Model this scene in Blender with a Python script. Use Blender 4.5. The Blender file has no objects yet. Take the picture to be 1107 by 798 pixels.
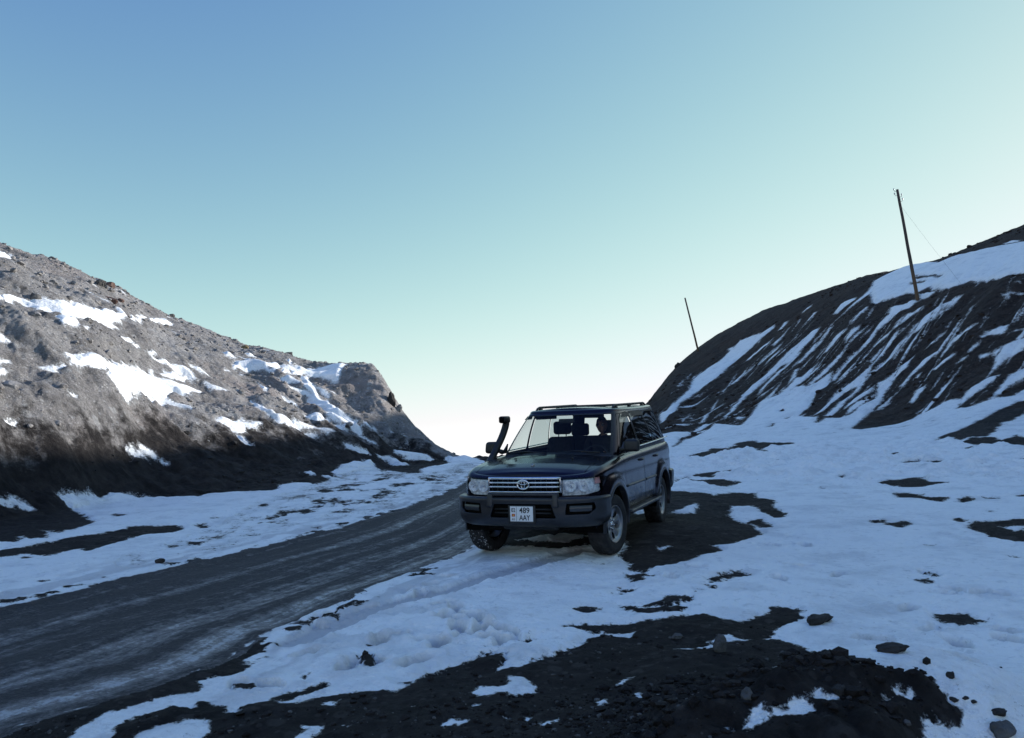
import bpy, bmesh, math, random
import numpy as np
from mathutils import Vector, Matrix

# tables of the ground (azimuth in degrees, distance, height) and of the snow patches, all in world metres
LINES = [  # includes an unseen mountain added behind the camera to light the car's front
 [(-180.0,26.0,0.0),(-140.0,20.0,0.0),(-100.0,9.0,0.0),(-60.0,7.5,0.0),(-35.25,12.56,0.0),(-32.58,14.92,0.0),(-29.72,15.78,0.0),(-26.68,17.07,0.0),(-23.46,17.74,0.0),(-21.22,17.86,0.0),(-18.91,18.27,0.0),(-16.53,18.75,0.0),(-14.4,18.79,0.0),(-12.23,20.08,0.0),(-10.33,22.1,0.0),(-9.36,23.51,0.0),(-8.72,24.25,0.0),(-7.75,25.45,0.0),(-6.46,26.39,0.0),(-5.16,26.4,0.0),(-4.18,26.4,0.0),(-2.55,26.4,0.0),(0.07,27.2,0.0),(4.02,28.8,0.0),(6.67,30.4,0.0),(9.2,23.1,0.0),(9.98,23.65,0.0),(10.81,24.2,0.0),(12.71,25.3,0.0),(14.91,25.3,0.0),(17.35,24.75,0.0),(20.3,24.2,0.0),(23.12,23.65,0.0),(24.77,23.65,0.0),(26.49,23.1,0.0),(28.48,22.55,0.0),(30.49,22.0,0.0),(32.28,22.0,0.0),(36.48,20.9,0.0),(48.0,20.0,0.0),(65.0,17.0,0.0),(90.0,14.0,0.0),(115.0,15.0,0.0),(140.0,22.0,0.0),(180.0,26.0,0.0)],
 [(-180.0,48.0,-3.0),(-140.0,34.0,-1.5),(-100.0,13.0,0.15),(-60.0,10.5,0.45),(-35.25,15.71,0.96),(-32.58,18.65,1.16),(-29.72,19.73,1.24),(-26.68,21.33,1.35),(-23.46,22.18,1.41),(-21.22,22.33,1.42),(-18.91,22.84,1.45),(-16.53,23.44,1.48),(-14.4,23.49,1.48),(-12.23,25.1,1.58),(-10.33,27.62,1.73),(-9.36,29.39,1.83),(-8.72,30.31,1.89),(-7.75,31.81,1.97),(-6.46,32.99,2.03),(-5.16,33.0,2.02),(-4.18,33.0,2.01),(-2.56,33.0,1.89),(0.07,34.0,1.89),(4.01,36.0,2.09),(6.66,38.0,2.49),(9.2,42.0,2.27),(9.98,43.0,2.35),(10.81,44.0,2.42),(12.71,46.0,2.57),(14.91,46.0,2.87),(17.35,45.0,2.92),(20.3,44.0,2.89),(23.12,43.0,2.76),(24.77,43.0,2.72),(26.49,42.0,2.73),(28.48,41.0,2.89),(30.49,40.0,2.95),(32.28,40.0,2.97),(36.48,38.0,3.05),(48.0,32.0,0.6),(65.0,26.0,-0.2),(90.0,22.0,-0.6),(115.0,24.0,-1.2),(140.0,40.0,-2.0),(180.0,48.0,-3.0)],
 [(-180.0,80.0,0.0),(-140.0,60.0,2.5),(-100.0,21.0,3.5),(-60.0,18.5,3.6),(-35.47,20.0,3.83),(-32.73,22.0,4.04),(-29.81,23.0,4.08),(-26.71,25.0,4.17),(-23.44,28.0,4.14),(-21.18,29.0,4.04),(-18.83,32.0,4.49),(-16.42,35.0,5.1),(-14.27,37.0,5.0),(-12.08,38.0,4.86),(-10.19,38.5,4.5),(-9.24,39.0,4.2),(-8.62,39.0,3.82),(-7.68,38.0,3.22),(-6.42,37.0,2.68),(-5.14,36.5,2.29),(-4.17,36.0,2.13),(-2.55,36.0,1.97),(0.07,37.0,1.96),(4.02,40.0,2.2),(6.66,44.0,2.68),(9.31,62.0,4.07),(10.11,65.0,4.64),(10.98,66.0,5.29),(12.98,76.0,7.54),(15.26,78.0,9.38),(17.8,74.0,10.35),(20.89,70.0,11.36),(23.87,66.0,12.12),(25.57,64.0,12.1),(27.28,61.0,11.42),(29.3,59.0,11.35),(31.33,57.0,11.17),(33.14,56.0,11.09),(37.39,52.0,10.66),(48.0,45.0,10.5),(65.0,37.0,9.5),(90.0,33.0,9.0),(115.0,36.0,7.5),(140.0,75.0,1.0),(180.0,80.0,0.0)],
 [(-180.0,160.0,34.0),(-140.0,130.0,26.0),(-100.0,52.0,11.5),(-60.0,52.0,13.5),(-35.72,54.0,17.23),(-32.89,55.0,16.34),(-29.9,56.0,15.65),(-26.74,57.0,14.59),(-23.43,57.0,12.92),(-21.13,56.0,11.78),(-18.78,55.0,10.69),(-16.36,54.0,9.71),(-14.2,52.0,8.85),(-12.0,47.0,8.07),(-10.08,45.0,7.65),(-9.14,43.5,6.72),(-8.54,43.0,5.76),(-7.62,42.0,4.48),(-6.38,41.0,3.39),(-5.12,40.0,2.62),(-4.17,40.0,2.26),(-2.55,40.0,2.02),(0.07,42.0,2.03),(4.02,46.0,2.3),(6.67,55.0,2.96),(9.43,95.0,8.0),(10.27,98.0,9.89),(11.18,102.0,11.86),(13.22,112.0,16.11),(15.51,112.0,18.38),(18.06,108.0,19.84),(21.13,100.0,19.87),(24.07,93.0,19.58),(25.76,88.0,18.89),(27.52,82.0,18.11),(29.56,82.0,18.64),(31.63,84.0,19.7),(33.48,85.0,20.48),(37.82,82.0,21.2),(48.0,64.0,20.5),(65.0,54.0,19.5),(90.0,50.0,18.5),(115.0,56.0,16.0),(140.0,150.0,26.0),(180.0,160.0,34.0)],
 [(-180.0,240.0,80.0),(-140.0,200.0,60.0),(-100.0,75.0,11.5),(-60.0,72.0,14.0),(-35.72,72.9,21.35),(-32.89,74.25,20.16),(-29.9,75.6,19.23),(-26.74,76.95,17.79),(-23.43,76.95,15.54),(-21.13,75.6,14.0),(-18.78,74.25,12.52),(-16.36,72.9,9.91),(-14.2,70.2,9.05),(-12.0,63.45,8.27),(-10.08,60.75,7.85),(-9.14,58.73,6.92),(-8.54,58.05,5.96),(-7.62,56.7,4.68),(-6.38,55.35,3.59),(-5.12,54.0,2.82),(-4.17,54.0,2.46),(-2.55,60.0,0.52),(0.07,63.0,0.53),(4.02,69.0,0.8),(6.67,82.5,1.46),(9.43,123.5,7.5),(10.27,127.4,9.39),(11.18,132.6,11.36),(13.22,145.6,15.61),(15.51,145.6,17.88),(18.06,140.4,23.08),(21.13,130.0,23.11),(24.07,120.9,22.74),(25.76,114.4,21.84),(27.52,106.6,20.82),(29.56,106.6,21.51),(31.63,109.2,22.89),(33.48,110.5,23.9),(37.82,106.6,24.84),(48.0,86.0,21.0),(65.0,76.0,20.0),(90.0,70.0,18.0),(115.0,80.0,15.0),(140.0,230.0,60.0),(180.0,240.0,80.0)],
 [(-180.0,300.0,68.0),(-140.0,300.0,48.0),(-100.0,300.0,-0.5),(-60.0,300.0,2.0),(-35.72,300.0,7.23),(-32.89,300.0,6.34),(-29.9,300.0,5.65),(-26.74,300.0,4.59),(-23.43,300.0,2.92),(-21.13,300.0,1.78),(-18.78,300.0,0.69),(-16.36,300.0,-0.29),(-14.2,300.0,-1.15),(-12.0,300.0,-1.93),(-10.08,300.0,-2.35),(-9.14,300.0,-3.28),(-8.54,300.0,-4.24),(-7.62,300.0,-12.0),(-6.38,300.0,-12.0),(-5.12,300.0,-12.0),(-4.17,300.0,-12.0),(-2.55,300.0,-14.0),(0.07,300.0,-14.0),(4.02,300.0,-14.0),(6.67,300.0,-14.0),(9.43,320.0,0.0),(10.27,320.0,1.89),(11.18,320.0,3.86),(13.22,320.0,8.11),(15.51,320.0,10.38),(18.06,320.0,11.84),(21.13,320.0,11.87),(24.07,320.0,11.58),(25.76,320.0,10.89),(27.52,320.0,10.11),(29.56,320.0,10.64),(31.63,320.0,11.7),(33.48,320.0,12.48),(37.82,320.0,13.2),(48.0,300.0,9.0),(65.0,300.0,8.0),(90.0,300.0,6.0),(115.0,300.0,3.0),(140.0,300.0,48.0),(180.0,300.0,68.0)],
 [(-180.0,6000.0,-220.0),(-140.0,6000.0,-220.0),(-100.0,6000.0,-220.0),(-60.0,6000.0,-220.0),(-35.72,6000.0,-220.0),(-32.89,6000.0,-220.0),(-29.9,6000.0,-220.0),(-26.74,6000.0,-220.0),(-23.43,6000.0,-220.0),(-21.13,6000.0,-220.0),(-18.78,6000.0,-220.0),(-16.36,6000.0,-220.0),(-14.2,6000.0,-220.0),(-12.0,6000.0,-220.0),(-10.08,6000.0,-220.0),(-9.14,6000.0,-220.0),(-8.54,6000.0,-220.0),(-7.62,6000.0,-220.0),(-6.38,6000.0,-220.0),(-5.12,6000.0,-220.0),(-4.17,6000.0,-220.0),(-2.55,6000.0,-220.0),(0.07,6000.0,-220.0),(4.02,6000.0,-220.0),(6.67,6000.0,-220.0),(9.43,6000.0,-220.0),(10.27,6000.0,-220.0),(11.18,6000.0,-220.0),(13.22,6000.0,-220.0),(15.51,6000.0,-220.0),(18.06,6000.0,-220.0),(21.13,6000.0,-220.0),(24.07,6000.0,-220.0),(25.76,6000.0,-220.0),(27.52,6000.0,-220.0),(29.56,6000.0,-220.0),(31.63,6000.0,-220.0),(33.48,6000.0,-220.0),(37.82,6000.0,-220.0),(48.0,6000.0,-220.0),(65.0,6000.0,-220.0),(90.0,6000.0,-220.0),(115.0,6000.0,-220.0),(140.0,6000.0,-220.0),(180.0,6000.0,-220.0)]]
ROAD_EDGE_A = [(-5.96,6.43),(-5.63,7.3),(-5.3,8.32),(-4.85,9.24),(-4.4,10.36),(-4.02,11.31),(-3.8,11.84),(-2.96,13.4),(-2.18,16.16),(-1.56,20.29),(-1.43,21.85),(-1.22,25.74),(-1.01,32.55)]
ROAD_EDGE_B = [(-3.22,4.33),(-3.07,4.92),(-2.77,5.22),(-2.46,5.59),(-2.24,6.05),(-2.2,7.03),(-1.86,8.01),(-1.63,8.73),(-1.25,9.63),(-0.79,10.93),(-0.26,13.1),(0.26,19.66),(0.83,29.16)]
PATCHES = [
 ('s',[(-5.96,6.43),(-5.63,7.3),(-5.3,8.32),(-4.85,9.24),(-4.4,10.36),(-4.02,11.31),(-3.8,11.84),(-2.96,13.4),(-2.18,16.16),(-1.56,20.29),(-1.43,21.85),(-1.22,25.74),(-1.01,32.55),(-1.75,35.32),(-3.1,36.96),(-3.28,36.62),(-2.7,32.1),(-3.09,30.46),(-3.42,28.14),(-3.07,26.43),(-3.65,26.8),(-4.49,28.26),(-5.35,30.43),(-5.74,31.17),(-5.8,30.04),(-6.1,28.23),(-5.9,25.9),(-5.54,24.95),(-6.0,25.06),(-5.65,24.17),(-5.68,22.9),(-6.26,23.36),(-6.78,22.83),(-6.62,21.86),(-7.0,21.9),(-7.62,21.52),(-8.11,21.22),(-8.15,20.55),(-8.78,20.53),(-9.41,20.36),(-9.79,19.72),(-10.0,19.04),(-10.23,17.92),(-9.97,18.0),(-9.22,17.11),(-8.0,15.29),(-7.8,14.32),(-7.8,13.68),(-8.47,14.42),(-7.59,13.12),(-7.76,13.02),(-8.26,13.43),(-7.83,12.71),(-8.16,12.78),(-8.44,10.91),(-8.46,9.09)]),
 ('s',[(-3.22,4.33),(-3.07,4.92),(-2.77,5.22),(-2.46,5.59),(-2.24,6.05),(-2.2,7.03),(-1.86,8.01),(-1.63,8.73),(-1.25,9.63),(-0.79,10.93),(-0.26,13.1),(0.26,19.66),(0.83,29.16),(2.04,43.0),(4.01,38.08),(8.69,53.23),(9.37,50.32),(10.77,50.36),(12.5,53.67),(12.96,50.63),(13.28,47.64),(15.07,51.29),(16.48,54.18),(17.69,53.95),(19.06,54.85),(19.05,52.06),(19.57,52.11),(20.79,52.03),(20.23,51.05),(19.61,50.14),(18.99,50.14),(17.49,47.52),(16.1,45.34),(17.06,42.46),(17.78,42.74),(18.9,44.1),(19.72,44.3),(20.28,44.15),(17.58,40.98),(16.02,38.57),(16.24,37.98),(17.74,38.73),(18.95,38.8),(19.52,39.19),(20.74,38.99),(21.07,38.9),(21.32,38.04),(20.41,37.14),(20.51,36.4),(21.34,36.33),(21.78,36.35),(22.3,35.95),(23.1,36.39),(23.99,35.01),(24.01,30.08),(11.21,11.62),(4.17,4.14),(2.35,3.07),(1.89,3.34),(-0.3,3.44)]),
 ('d',[(-8.3,11.04),(-7.66,12.0),(-7.38,12.69),(-7.09,13.51),(-6.9,14.14),(-7.03,14.67),(-6.51,14.62),(-6.23,14.75),(-5.87,14.28),(-5.86,13.69),(-6.22,13.29),(-6.24,12.57),(-6.25,12.11),(-6.28,11.78),(-6.55,12.16),(-6.7,11.57),(-7.1,11.75),(-7.2,11.59),(-7.33,11.48),(-7.71,10.27)]),
 ('d',[(-8.49,17.0),(-7.9,16.44),(-8.07,16.25)]),
 ('d',[(-5.82,14.66),(-5.77,14.86),(-5.52,14.43),(-5.52,14.13)]),
 ('d',[(-6.99,11.36),(-7.01,11.55),(-6.79,11.4),(-6.87,11.27)]),
 ('d',[(-5.12,12.55),(-4.81,12.53),(-4.82,12.15),(-4.95,12.17)]),
 ('d',[(-4.99,9.31),(-4.87,9.44),(-4.88,9.3)]),
 ('d',[(-5.66,9.6),(-5.58,9.62),(-5.58,9.55)]),
 ('d',[(-5.94,15.6),(-5.78,15.64),(-5.77,15.44)]),
 ('d',[(-5.22,12.04),(-5.11,12.1),(-5.1,11.92)]),
 ('s',[(-10.64,16.63),(-10.5,16.94),(-10.22,17.05),(-10.23,16.91),(-10.47,16.82),(-10.6,16.56)]),
 ('s',[(-10.58,16.53),(-10.46,16.76),(-10.44,16.7),(-10.53,16.47)]),
 ('s',[(-6.78,32.13),(-6.35,32.54),(-5.98,32.73),(-6.38,32.17)]),
 ('s',[(-5.18,34.65),(-4.61,34.81),(-3.74,34.99),(-3.62,34.79),(-4.16,34.31),(-4.63,34.13),(-4.46,34.36),(-5.04,34.34)]),
 ('s',[(-5.66,33.32),(-4.95,33.69),(-4.33,32.22),(-4.54,32.07),(-5.3,33.4)]),
 ('s',[(-6.65,25.51),(-6.32,25.2),(-6.31,25.03),(-6.52,25.14)]),
 ('z',[(-5.5,27.63),(-4.72,29.73),(-2.98,25.06),(-2.2,26.89),(-1.9,31.02),(-1.43,24.86),(-1.45,22.33),(-1.97,19.17),(-2.45,16.44),(-2.91,15.62),(-3.32,14.65),(-3.83,14.22),(-4.44,13.14),(-4.56,11.24),(-4.88,10.54),(-5.11,11.05),(-5.03,14.17),(-5.51,18.18),(-5.54,22.57)]),
 ('d',[(-5.11,20.7),(-5.12,21.25),(-4.88,20.93),(-4.69,20.43),(-4.73,20.0)]),
 ('d',[(-4.55,16.04),(-4.52,16.19),(-4.4,16.09),(-4.33,15.96),(-4.39,15.88)]),
 ('d',[(-5.59,17.39),(-5.64,17.81),(-5.45,17.58),(-5.31,17.27),(-5.34,17.08)]),
 ('d',[(-3.4,13.45),(-3.38,13.54),(-3.31,13.49),(-3.27,13.42),(-3.3,13.37)]),
 ('d',[(15.44,29.85),(16.42,31.14),(17.1,31.3),(18.23,32.23),(19.44,33.23),(20.78,34.38),(21.83,35.0),(22.19,34.92),(23.46,34.45),(22.38,32.97),(20.98,33.1),(19.36,31.41),(18.5,30.96),(17.27,29.19),(16.46,28.29),(16.34,28.87),(16.04,28.82),(15.57,28.59),(16.23,30.26)]),
 ('d',[(15.25,27.89),(16.21,28.75),(16.24,27.6),(16.0,26.68),(16.76,27.31),(17.18,27.72),(16.69,26.53),(17.62,26.18),(16.42,24.44),(15.64,24.9),(15.7,25.63),(15.5,26.18),(14.9,25.87),(14.98,26.85)]),
 ('d',[(14.47,26.17),(14.69,26.24),(14.57,25.77),(14.28,25.52)]),
 ('d',[(11.93,26.41),(12.8,27.23),(12.72,26.72),(12.07,25.95)]),
 ('d',[(12.74,22.92),(13.9,22.3),(14.48,21.73),(14.31,21.48),(13.74,22.05),(12.71,22.65)]),
 ('d',[(11.88,23.48),(12.23,23.33),(12.51,22.58),(12.13,22.54),(11.8,23.14)]),
 ('d',[(11.88,26.33),(12.96,27.32),(12.62,26.55),(11.87,26.15)]),
 ('d',[(11.33,23.8),(11.82,23.82),(11.71,23.55),(11.28,23.56)]),
 ('d',[(8.2,18.62),(8.43,18.72),(9.0,19.0),(9.52,19.28),(9.22,18.53),(9.14,18.03),(9.66,17.75),(9.27,17.41),(8.94,17.64),(8.51,17.3),(8.27,17.61),(8.13,18.06)]),
 ('d',[(7.37,16.13),(7.69,16.3),(7.76,15.9),(7.73,15.31),(8.05,15.35),(7.67,14.8),(7.58,15.02),(7.37,15.36),(7.16,15.4)]),
 ('d',[(8.11,15.09),(8.5,15.37),(8.41,15.17),(8.01,14.66),(7.94,14.76)]),
 ('d',[(5.38,12.49),(5.57,12.62),(5.45,12.34),(5.31,12.31)]),
 ('d',[(5.5,12.38),(5.65,12.3),(5.85,12.43),(5.8,12.23),(5.47,11.82),(5.43,12.07)]),
 ('d',[(6.64,12.58),(6.78,12.66),(6.71,12.37),(6.55,12.24)]),
 ('d',[(6.67,12.15),(6.94,12.32),(7.01,12.14),(7.25,12.2),(7.6,12.31),(8.11,12.09),(6.74,10.12),(6.4,10.43),(6.33,10.56),(6.25,10.88),(6.42,11.43),(6.42,11.71)]),
 ('d',[(5.11,10.46),(5.24,10.45),(5.2,10.38),(5.08,10.39)]),
 ('d',[(3.98,8.4),(4.05,8.4),(4.09,8.26),(4.02,8.16),(3.97,8.23)]),
 ('d',[(5.63,9.46),(5.7,9.45),(5.64,9.37),(5.58,9.37)]),
 ('d',[(7.91,20.2),(8.11,20.35),(7.96,19.94),(7.8,19.86)]),
 ('d',[(8.69,15.25),(8.84,15.11),(8.73,14.95),(8.62,15.05)]),
 ('d',[(7.68,13.46),(7.78,13.52),(7.64,13.3)]),
 ('d',[(9.3,15.33),(9.53,15.34),(9.4,15.14),(9.24,15.15)]),
 ('s',[(6.82,11.71),(6.99,11.66),(7.24,11.74),(7.02,11.4),(6.8,11.36)]),
 ('d',[(6.37,31.68),(7.23,32.65),(8.56,35.36),(8.95,34.16),(10.06,36.68),(11.02,37.8),(10.69,35.65),(11.14,35.14),(11.71,34.18),(11.54,33.68),(10.64,33.32),(9.86,32.64),(9.51,30.66),(9.76,33.92),(8.88,32.84),(7.88,31.86),(7.09,30.85),(6.55,30.83)]),
 ('d',[(6.4,26.46),(7.2,27.92),(7.73,28.07),(7.33,26.93),(6.56,26.33)]),
 ('d',[(4.71,22.02),(5.28,22.56),(6.32,23.32),(6.22,22.96),(5.41,22.32),(5.02,21.0),(4.68,21.36)]),
 ('d',[(3.74,19.83),(4.4,21.45),(4.43,20.49),(4.87,20.64),(5.2,20.33),(5.39,19.67),(4.83,18.91),(4.61,19.11),(4.55,20.03),(4.18,19.91)]),
 ('d',[(8.26,26.82),(8.58,26.74),(8.53,25.91),(8.2,25.6)]),
 ('d',[(3.33,20.22),(3.31,17.73),(3.92,17.32),(3.84,16.6),(4.56,17.51),(5.03,17.33),(4.72,16.31),(4.88,15.71),(4.44,14.23),(4.38,13.29),(4.17,13.27),(4.13,13.88),(4.19,14.89),(3.83,14.79),(3.47,13.61),(3.4,13.08),(3.51,12.69),(3.45,11.69),(3.17,11.41),(2.79,10.96),(2.5,10.75),(2.54,10.44),(2.16,10.06),(1.83,9.44),(1.5,9.21),(1.3,8.96),(1.21,9.2),(1.26,9.57),(1.22,10.38),(1.43,10.97),(1.36,11.85),(1.01,11.75),(0.51,11.04),(0.05,11.65),(0.62,14.48),(2.47,24.1)]),
 ('s',[(2.54,13.96),(2.85,14.5),(3.26,15.25),(3.24,14.58),(2.95,13.88),(2.62,13.79)]),
 ('s',[(1.75,10.59),(1.98,10.9),(1.98,10.77),(1.78,10.33)]),
 ('s',[(1.96,14.36),(2.22,14.69),(2.22,14.2),(2.03,14.04)]),
 ('d',[(3.55,12.82),(3.87,13.16),(3.75,12.33),(3.6,12.29)]),
 ('d',[(1.91,8.45),(2.19,8.88),(2.38,9.05),(2.37,8.71),(2.17,8.62),(1.94,8.27),(1.87,8.24)]),
 ('d',[(1.13,8.99),(1.29,8.87),(1.4,8.63),(1.25,8.65),(1.28,8.5),(1.14,8.42),(1.11,8.52)]),
 ('d',[(4.02,16.65),(3.94,17.32),(3.74,16.58)]),
 ('d',[(-0.67,11.42),(-0.47,12.65),(-0.03,14.08),(2.18,13.95),(1.71,11.93),(1.16,11.27),(0.43,10.56),(-0.05,10.94)]),
 ('s',[(-0.05,11.48),(0.49,11.87),(1.02,11.77),(0.57,11.03)]),
 ('d',[(0.88,8.11),(0.96,8.13),(0.95,8.02),(0.88,8.05)]),
 ('d',[(0.97,8.2),(1.07,8.13),(1.05,8.04),(0.98,8.11)]),
 ('d',[(1.08,7.41),(1.24,7.5),(1.34,7.72),(1.52,7.65),(1.51,7.49),(1.36,7.37),(1.21,7.33),(1.08,7.31)]),
 ('d',[(0.85,7.58),(0.97,7.38),(1.11,7.25),(1.25,7.25),(1.42,7.25),(1.33,7.14),(1.07,7.1),(0.94,7.22)]),
 ('d',[(1.62,7.87),(1.69,7.94),(1.65,7.81)]),
 ('d',[(1.81,8.14),(1.91,8.08),(1.87,7.97),(1.8,7.96)]),
 ('d',[(0.87,9.67),(0.95,9.75),(0.93,9.64)]),
 ('d',[(0.6,7.45),(0.64,7.45),(0.61,7.33),(0.56,7.33)]),
 ('d',[(0.45,7.36),(0.54,7.46),(0.63,7.46),(0.59,7.34),(0.52,7.22)]),
 ('d',[(-0.04,6.26),(0.08,6.35),(0.07,6.32),(-0.01,6.22)]),
 ('d',[(-0.29,6.17),(-0.21,6.19),(-0.22,6.13),(-0.27,6.12)]),
 ('d',[(-0.31,5.99),(-0.24,6.01),(-0.27,5.94)]),
 ('d',[(-0.16,6.31),(-0.07,6.36),(-0.08,6.28),(-0.14,6.24)]),
 ('d',[(-0.19,6.11),(-0.14,6.13),(-0.14,6.08)]),
 ('d',[(-1.26,6.43),(-1.15,6.38),(-1.2,6.33)]),
 ('d',[(-1.65,7.95),(-1.54,7.97),(-1.58,7.73)]),
 ('d',[(-1.55,5.63),(-1.5,5.71),(-1.5,5.57)]),
 ('d',[(-1.84,7.52),(-1.75,7.53),(-1.69,7.39),(-1.76,7.39)]),
 ('d',[(-1.21,6.04),(-1.16,6.12),(-1.07,5.82),(-1.15,5.77)]),
 ('d',[(-1.94,5.49),(-1.84,5.53),(-1.8,5.43),(-1.88,5.41)]),
 ('d',[(-0.85,5.45),(-0.76,5.46),(-0.79,5.41)]),
 ('d',[(-1.98,6.59),(-2.14,6.52),(-2.26,6.08),(-2.3,5.86),(-2.46,5.59),(-2.73,5.31),(-2.75,5.18),(-2.9,5.09),(-3.05,4.92),(-3.13,4.85),(-3.25,4.31),(-2.79,3.71),(-2.72,4.16),(-2.62,4.71),(-2.6,4.97),(-2.46,5.14),(-2.33,5.29),(-2.15,5.4),(-2.22,5.61),(-2.1,5.7),(-1.99,5.76),(-1.97,5.94),(-2.08,6.08),(-2.04,6.38)]),
 ('d',[(-2.41,3.69),(-2.29,4.37),(-2.35,4.68),(-2.39,4.81),(-2.37,4.94),(-2.21,5.14),(-2.05,5.09),(-2.06,5.21),(-2.05,5.22),(-1.93,5.14),(-1.84,5.13),(-1.83,4.99),(-1.72,4.97),(-1.75,5.06),(-1.65,5.13),(-1.57,5.25),(-1.47,5.36),(-1.35,5.49),(-1.29,5.42),(-1.37,5.32),(-1.49,5.19),(-1.55,5.12),(-1.51,5.09),(-1.36,5.17),(-1.17,5.28),(-1.01,5.31),(-0.81,5.25),(-0.74,5.51),(-0.56,5.71),(-0.44,5.75),(-0.33,5.89),(-0.17,5.98),(-0.15,5.83),(-0.21,5.6),(-0.07,5.68),(0.06,5.8),(0.21,5.96),(0.42,6.23),(0.47,6.39),(0.55,6.52),(0.44,6.69),(0.31,6.71),(0.43,6.82),(0.78,6.88),(0.92,6.91),(1.21,6.91),(1.52,7.01),(1.62,6.85),(1.74,6.74),(1.87,6.8),(2.06,6.98),(2.13,7.2),(2.28,7.23),(2.35,7.07),(2.29,6.85),(2.18,6.72),(2.04,6.65),(1.86,6.34),(1.78,6.28),(1.87,6.27),(1.97,6.11),(2.04,5.93),(2.08,5.84),(1.67,4.43),(1.66,4.16),(1.72,4.1),(1.8,4.09),(1.87,4.13),(1.93,4.08),(1.98,4.1),(1.97,4.04),(1.98,4.01),(1.98,3.97),(2.02,3.93),(1.94,3.88),(1.85,3.86),(1.79,3.85),(1.71,3.73),(1.52,3.44),(1.26,2.86),(-0.24,2.5)]),
 ('s',[(-2.22,4.58),(-2.23,4.76),(-2.13,4.85),(-2.05,4.91),(-2.07,4.95),(-2.03,4.93),(-1.88,4.91),(-1.84,4.76),(-1.75,4.54)]),
 ('s',[(-1.33,4.55),(-1.27,4.72),(-1.31,4.77),(-1.19,4.76),(-1.17,4.7),(-1.21,4.54)]),
 ('s',[(-1.26,5.12),(-1.18,5.16),(-1.19,5.06),(-1.26,5.07)]),
 ('s',[(-0.74,5.02),(-0.68,5.02),(-0.69,4.99)]),
 ('s',[(-1.07,4.76),(-0.99,4.77),(-1.03,4.7)]),
 ('s',[(-0.4,5.21),(-0.31,5.31),(-0.19,5.31),(-0.13,5.35),(-0.14,5.44),(-0.08,5.49),(-0.02,5.45),(0.07,5.26),(0.02,5.18),(-0.1,5.15),(-0.17,5.18),(-0.26,5.13),(-0.31,5.14)]),
 ('s',[(-0.52,4.72),(-0.47,4.77),(-0.38,4.77),(-0.35,4.72),(-0.41,4.69),(-0.5,4.68)]),
 ('s',[(0.04,4.6),(0.16,4.68),(0.16,4.62),(0.09,4.54),(0.05,4.53)]),
 ('s',[(-0.74,5.02),(-0.68,5.02),(-0.69,4.99)]),
 ('s',[(-0.39,4.97),(-0.32,5.02),(-0.27,5.04),(-0.31,4.96)]),
 ('s',[(-0.15,4.74),(-0.09,4.7),(-0.11,4.69)]),
 ('s',[(-0.05,4.68),(-0.02,4.74),(0.0,4.69),(-0.03,4.64)]),
 ('s',[(0.39,4.9),(0.44,5.03),(0.45,4.98),(0.41,4.9)]),
 ('s',[(0.51,5.28),(0.58,5.35),(0.54,5.29)]),
 ('s',[(-0.22,5.59),(-0.18,5.78),(-0.07,5.86),(0.06,5.84),(0.21,5.95),(0.08,5.8),(-0.07,5.69)]),
 ('s',[(0.47,6.39),(0.52,6.59),(0.75,6.64),(0.84,6.6),(0.85,6.49),(0.79,6.44),(0.75,6.5),(0.61,6.54)]),
 ('s',[(1.07,6.05),(1.2,6.07),(1.37,6.17),(1.36,6.11),(1.21,6.04)]),
 ('s',[(1.35,6.24),(1.53,6.39),(1.62,6.3),(1.74,6.25),(1.59,6.22),(1.42,6.2)]),
 ('s',[(0.51,5.28),(0.6,5.4),(0.68,5.45),(0.63,5.39),(0.54,5.28)]),
 ('s',[(0.64,5.11),(0.68,5.14),(0.69,5.03),(0.67,4.98),(0.64,5.03)]),
 ('s',[(0.73,4.96),(0.83,5.02),(0.83,4.85),(0.78,4.82)]),
 ('s',[(0.93,3.74),(0.98,3.79),(1.01,3.84),(1.05,3.85),(1.07,3.81),(1.15,3.8),(1.22,3.86),(1.26,3.86),(1.28,3.79),(1.27,3.75),(1.2,3.75),(1.15,3.76),(1.09,3.75),(1.03,3.74),(0.98,3.72)]),
 ('s',[(1.52,5.53),(1.58,5.57),(1.24,4.28),(1.65,5.57),(1.25,4.17),(1.22,4.12),(1.22,4.18)]),
 ('s',[(0.83,4.24),(0.87,4.25),(0.8,4.06)]),
 ('s',[(1.02,4.85),(1.18,5.21),(1.14,5.07),(0.92,4.29)]),
 ('s',[(1.26,5.3),(1.35,5.4),(1.06,4.36)]),
 ('s',[(0.86,3.77),(0.89,3.74),(0.87,3.74)]),
 ('s',[(0.39,4.97),(0.45,5.03),(0.41,4.9)]),
 ('s',[(1.29,3.85),(1.33,3.91),(1.36,3.89),(1.36,3.85),(1.4,3.85),(1.35,3.81),(1.3,3.82)]),
 ('s',[(1.63,3.89),(1.69,3.91),(1.63,3.87)]),
 ('s',[(1.71,3.95),(1.76,3.97),(1.8,3.95),(1.78,3.93),(1.71,3.92)]),
 ('d',[(3.43,6.96),(3.54,6.93),(3.66,6.87),(3.64,6.73),(3.71,6.7),(3.69,6.67),(3.6,6.66),(3.46,6.51),(3.36,6.6),(3.35,6.75)]),
 ('d',[(3.98,8.4),(4.06,8.23),(4.02,8.16),(3.95,8.25)]),
 ('d',[(4.26,8.72),(4.27,8.59),(4.21,8.5)]),
 ('d',[(5.66,9.48),(5.69,9.44),(5.62,9.37)]),
 ('d',[(3.26,6.55),(3.28,6.52),(3.24,6.48)]),
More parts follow.
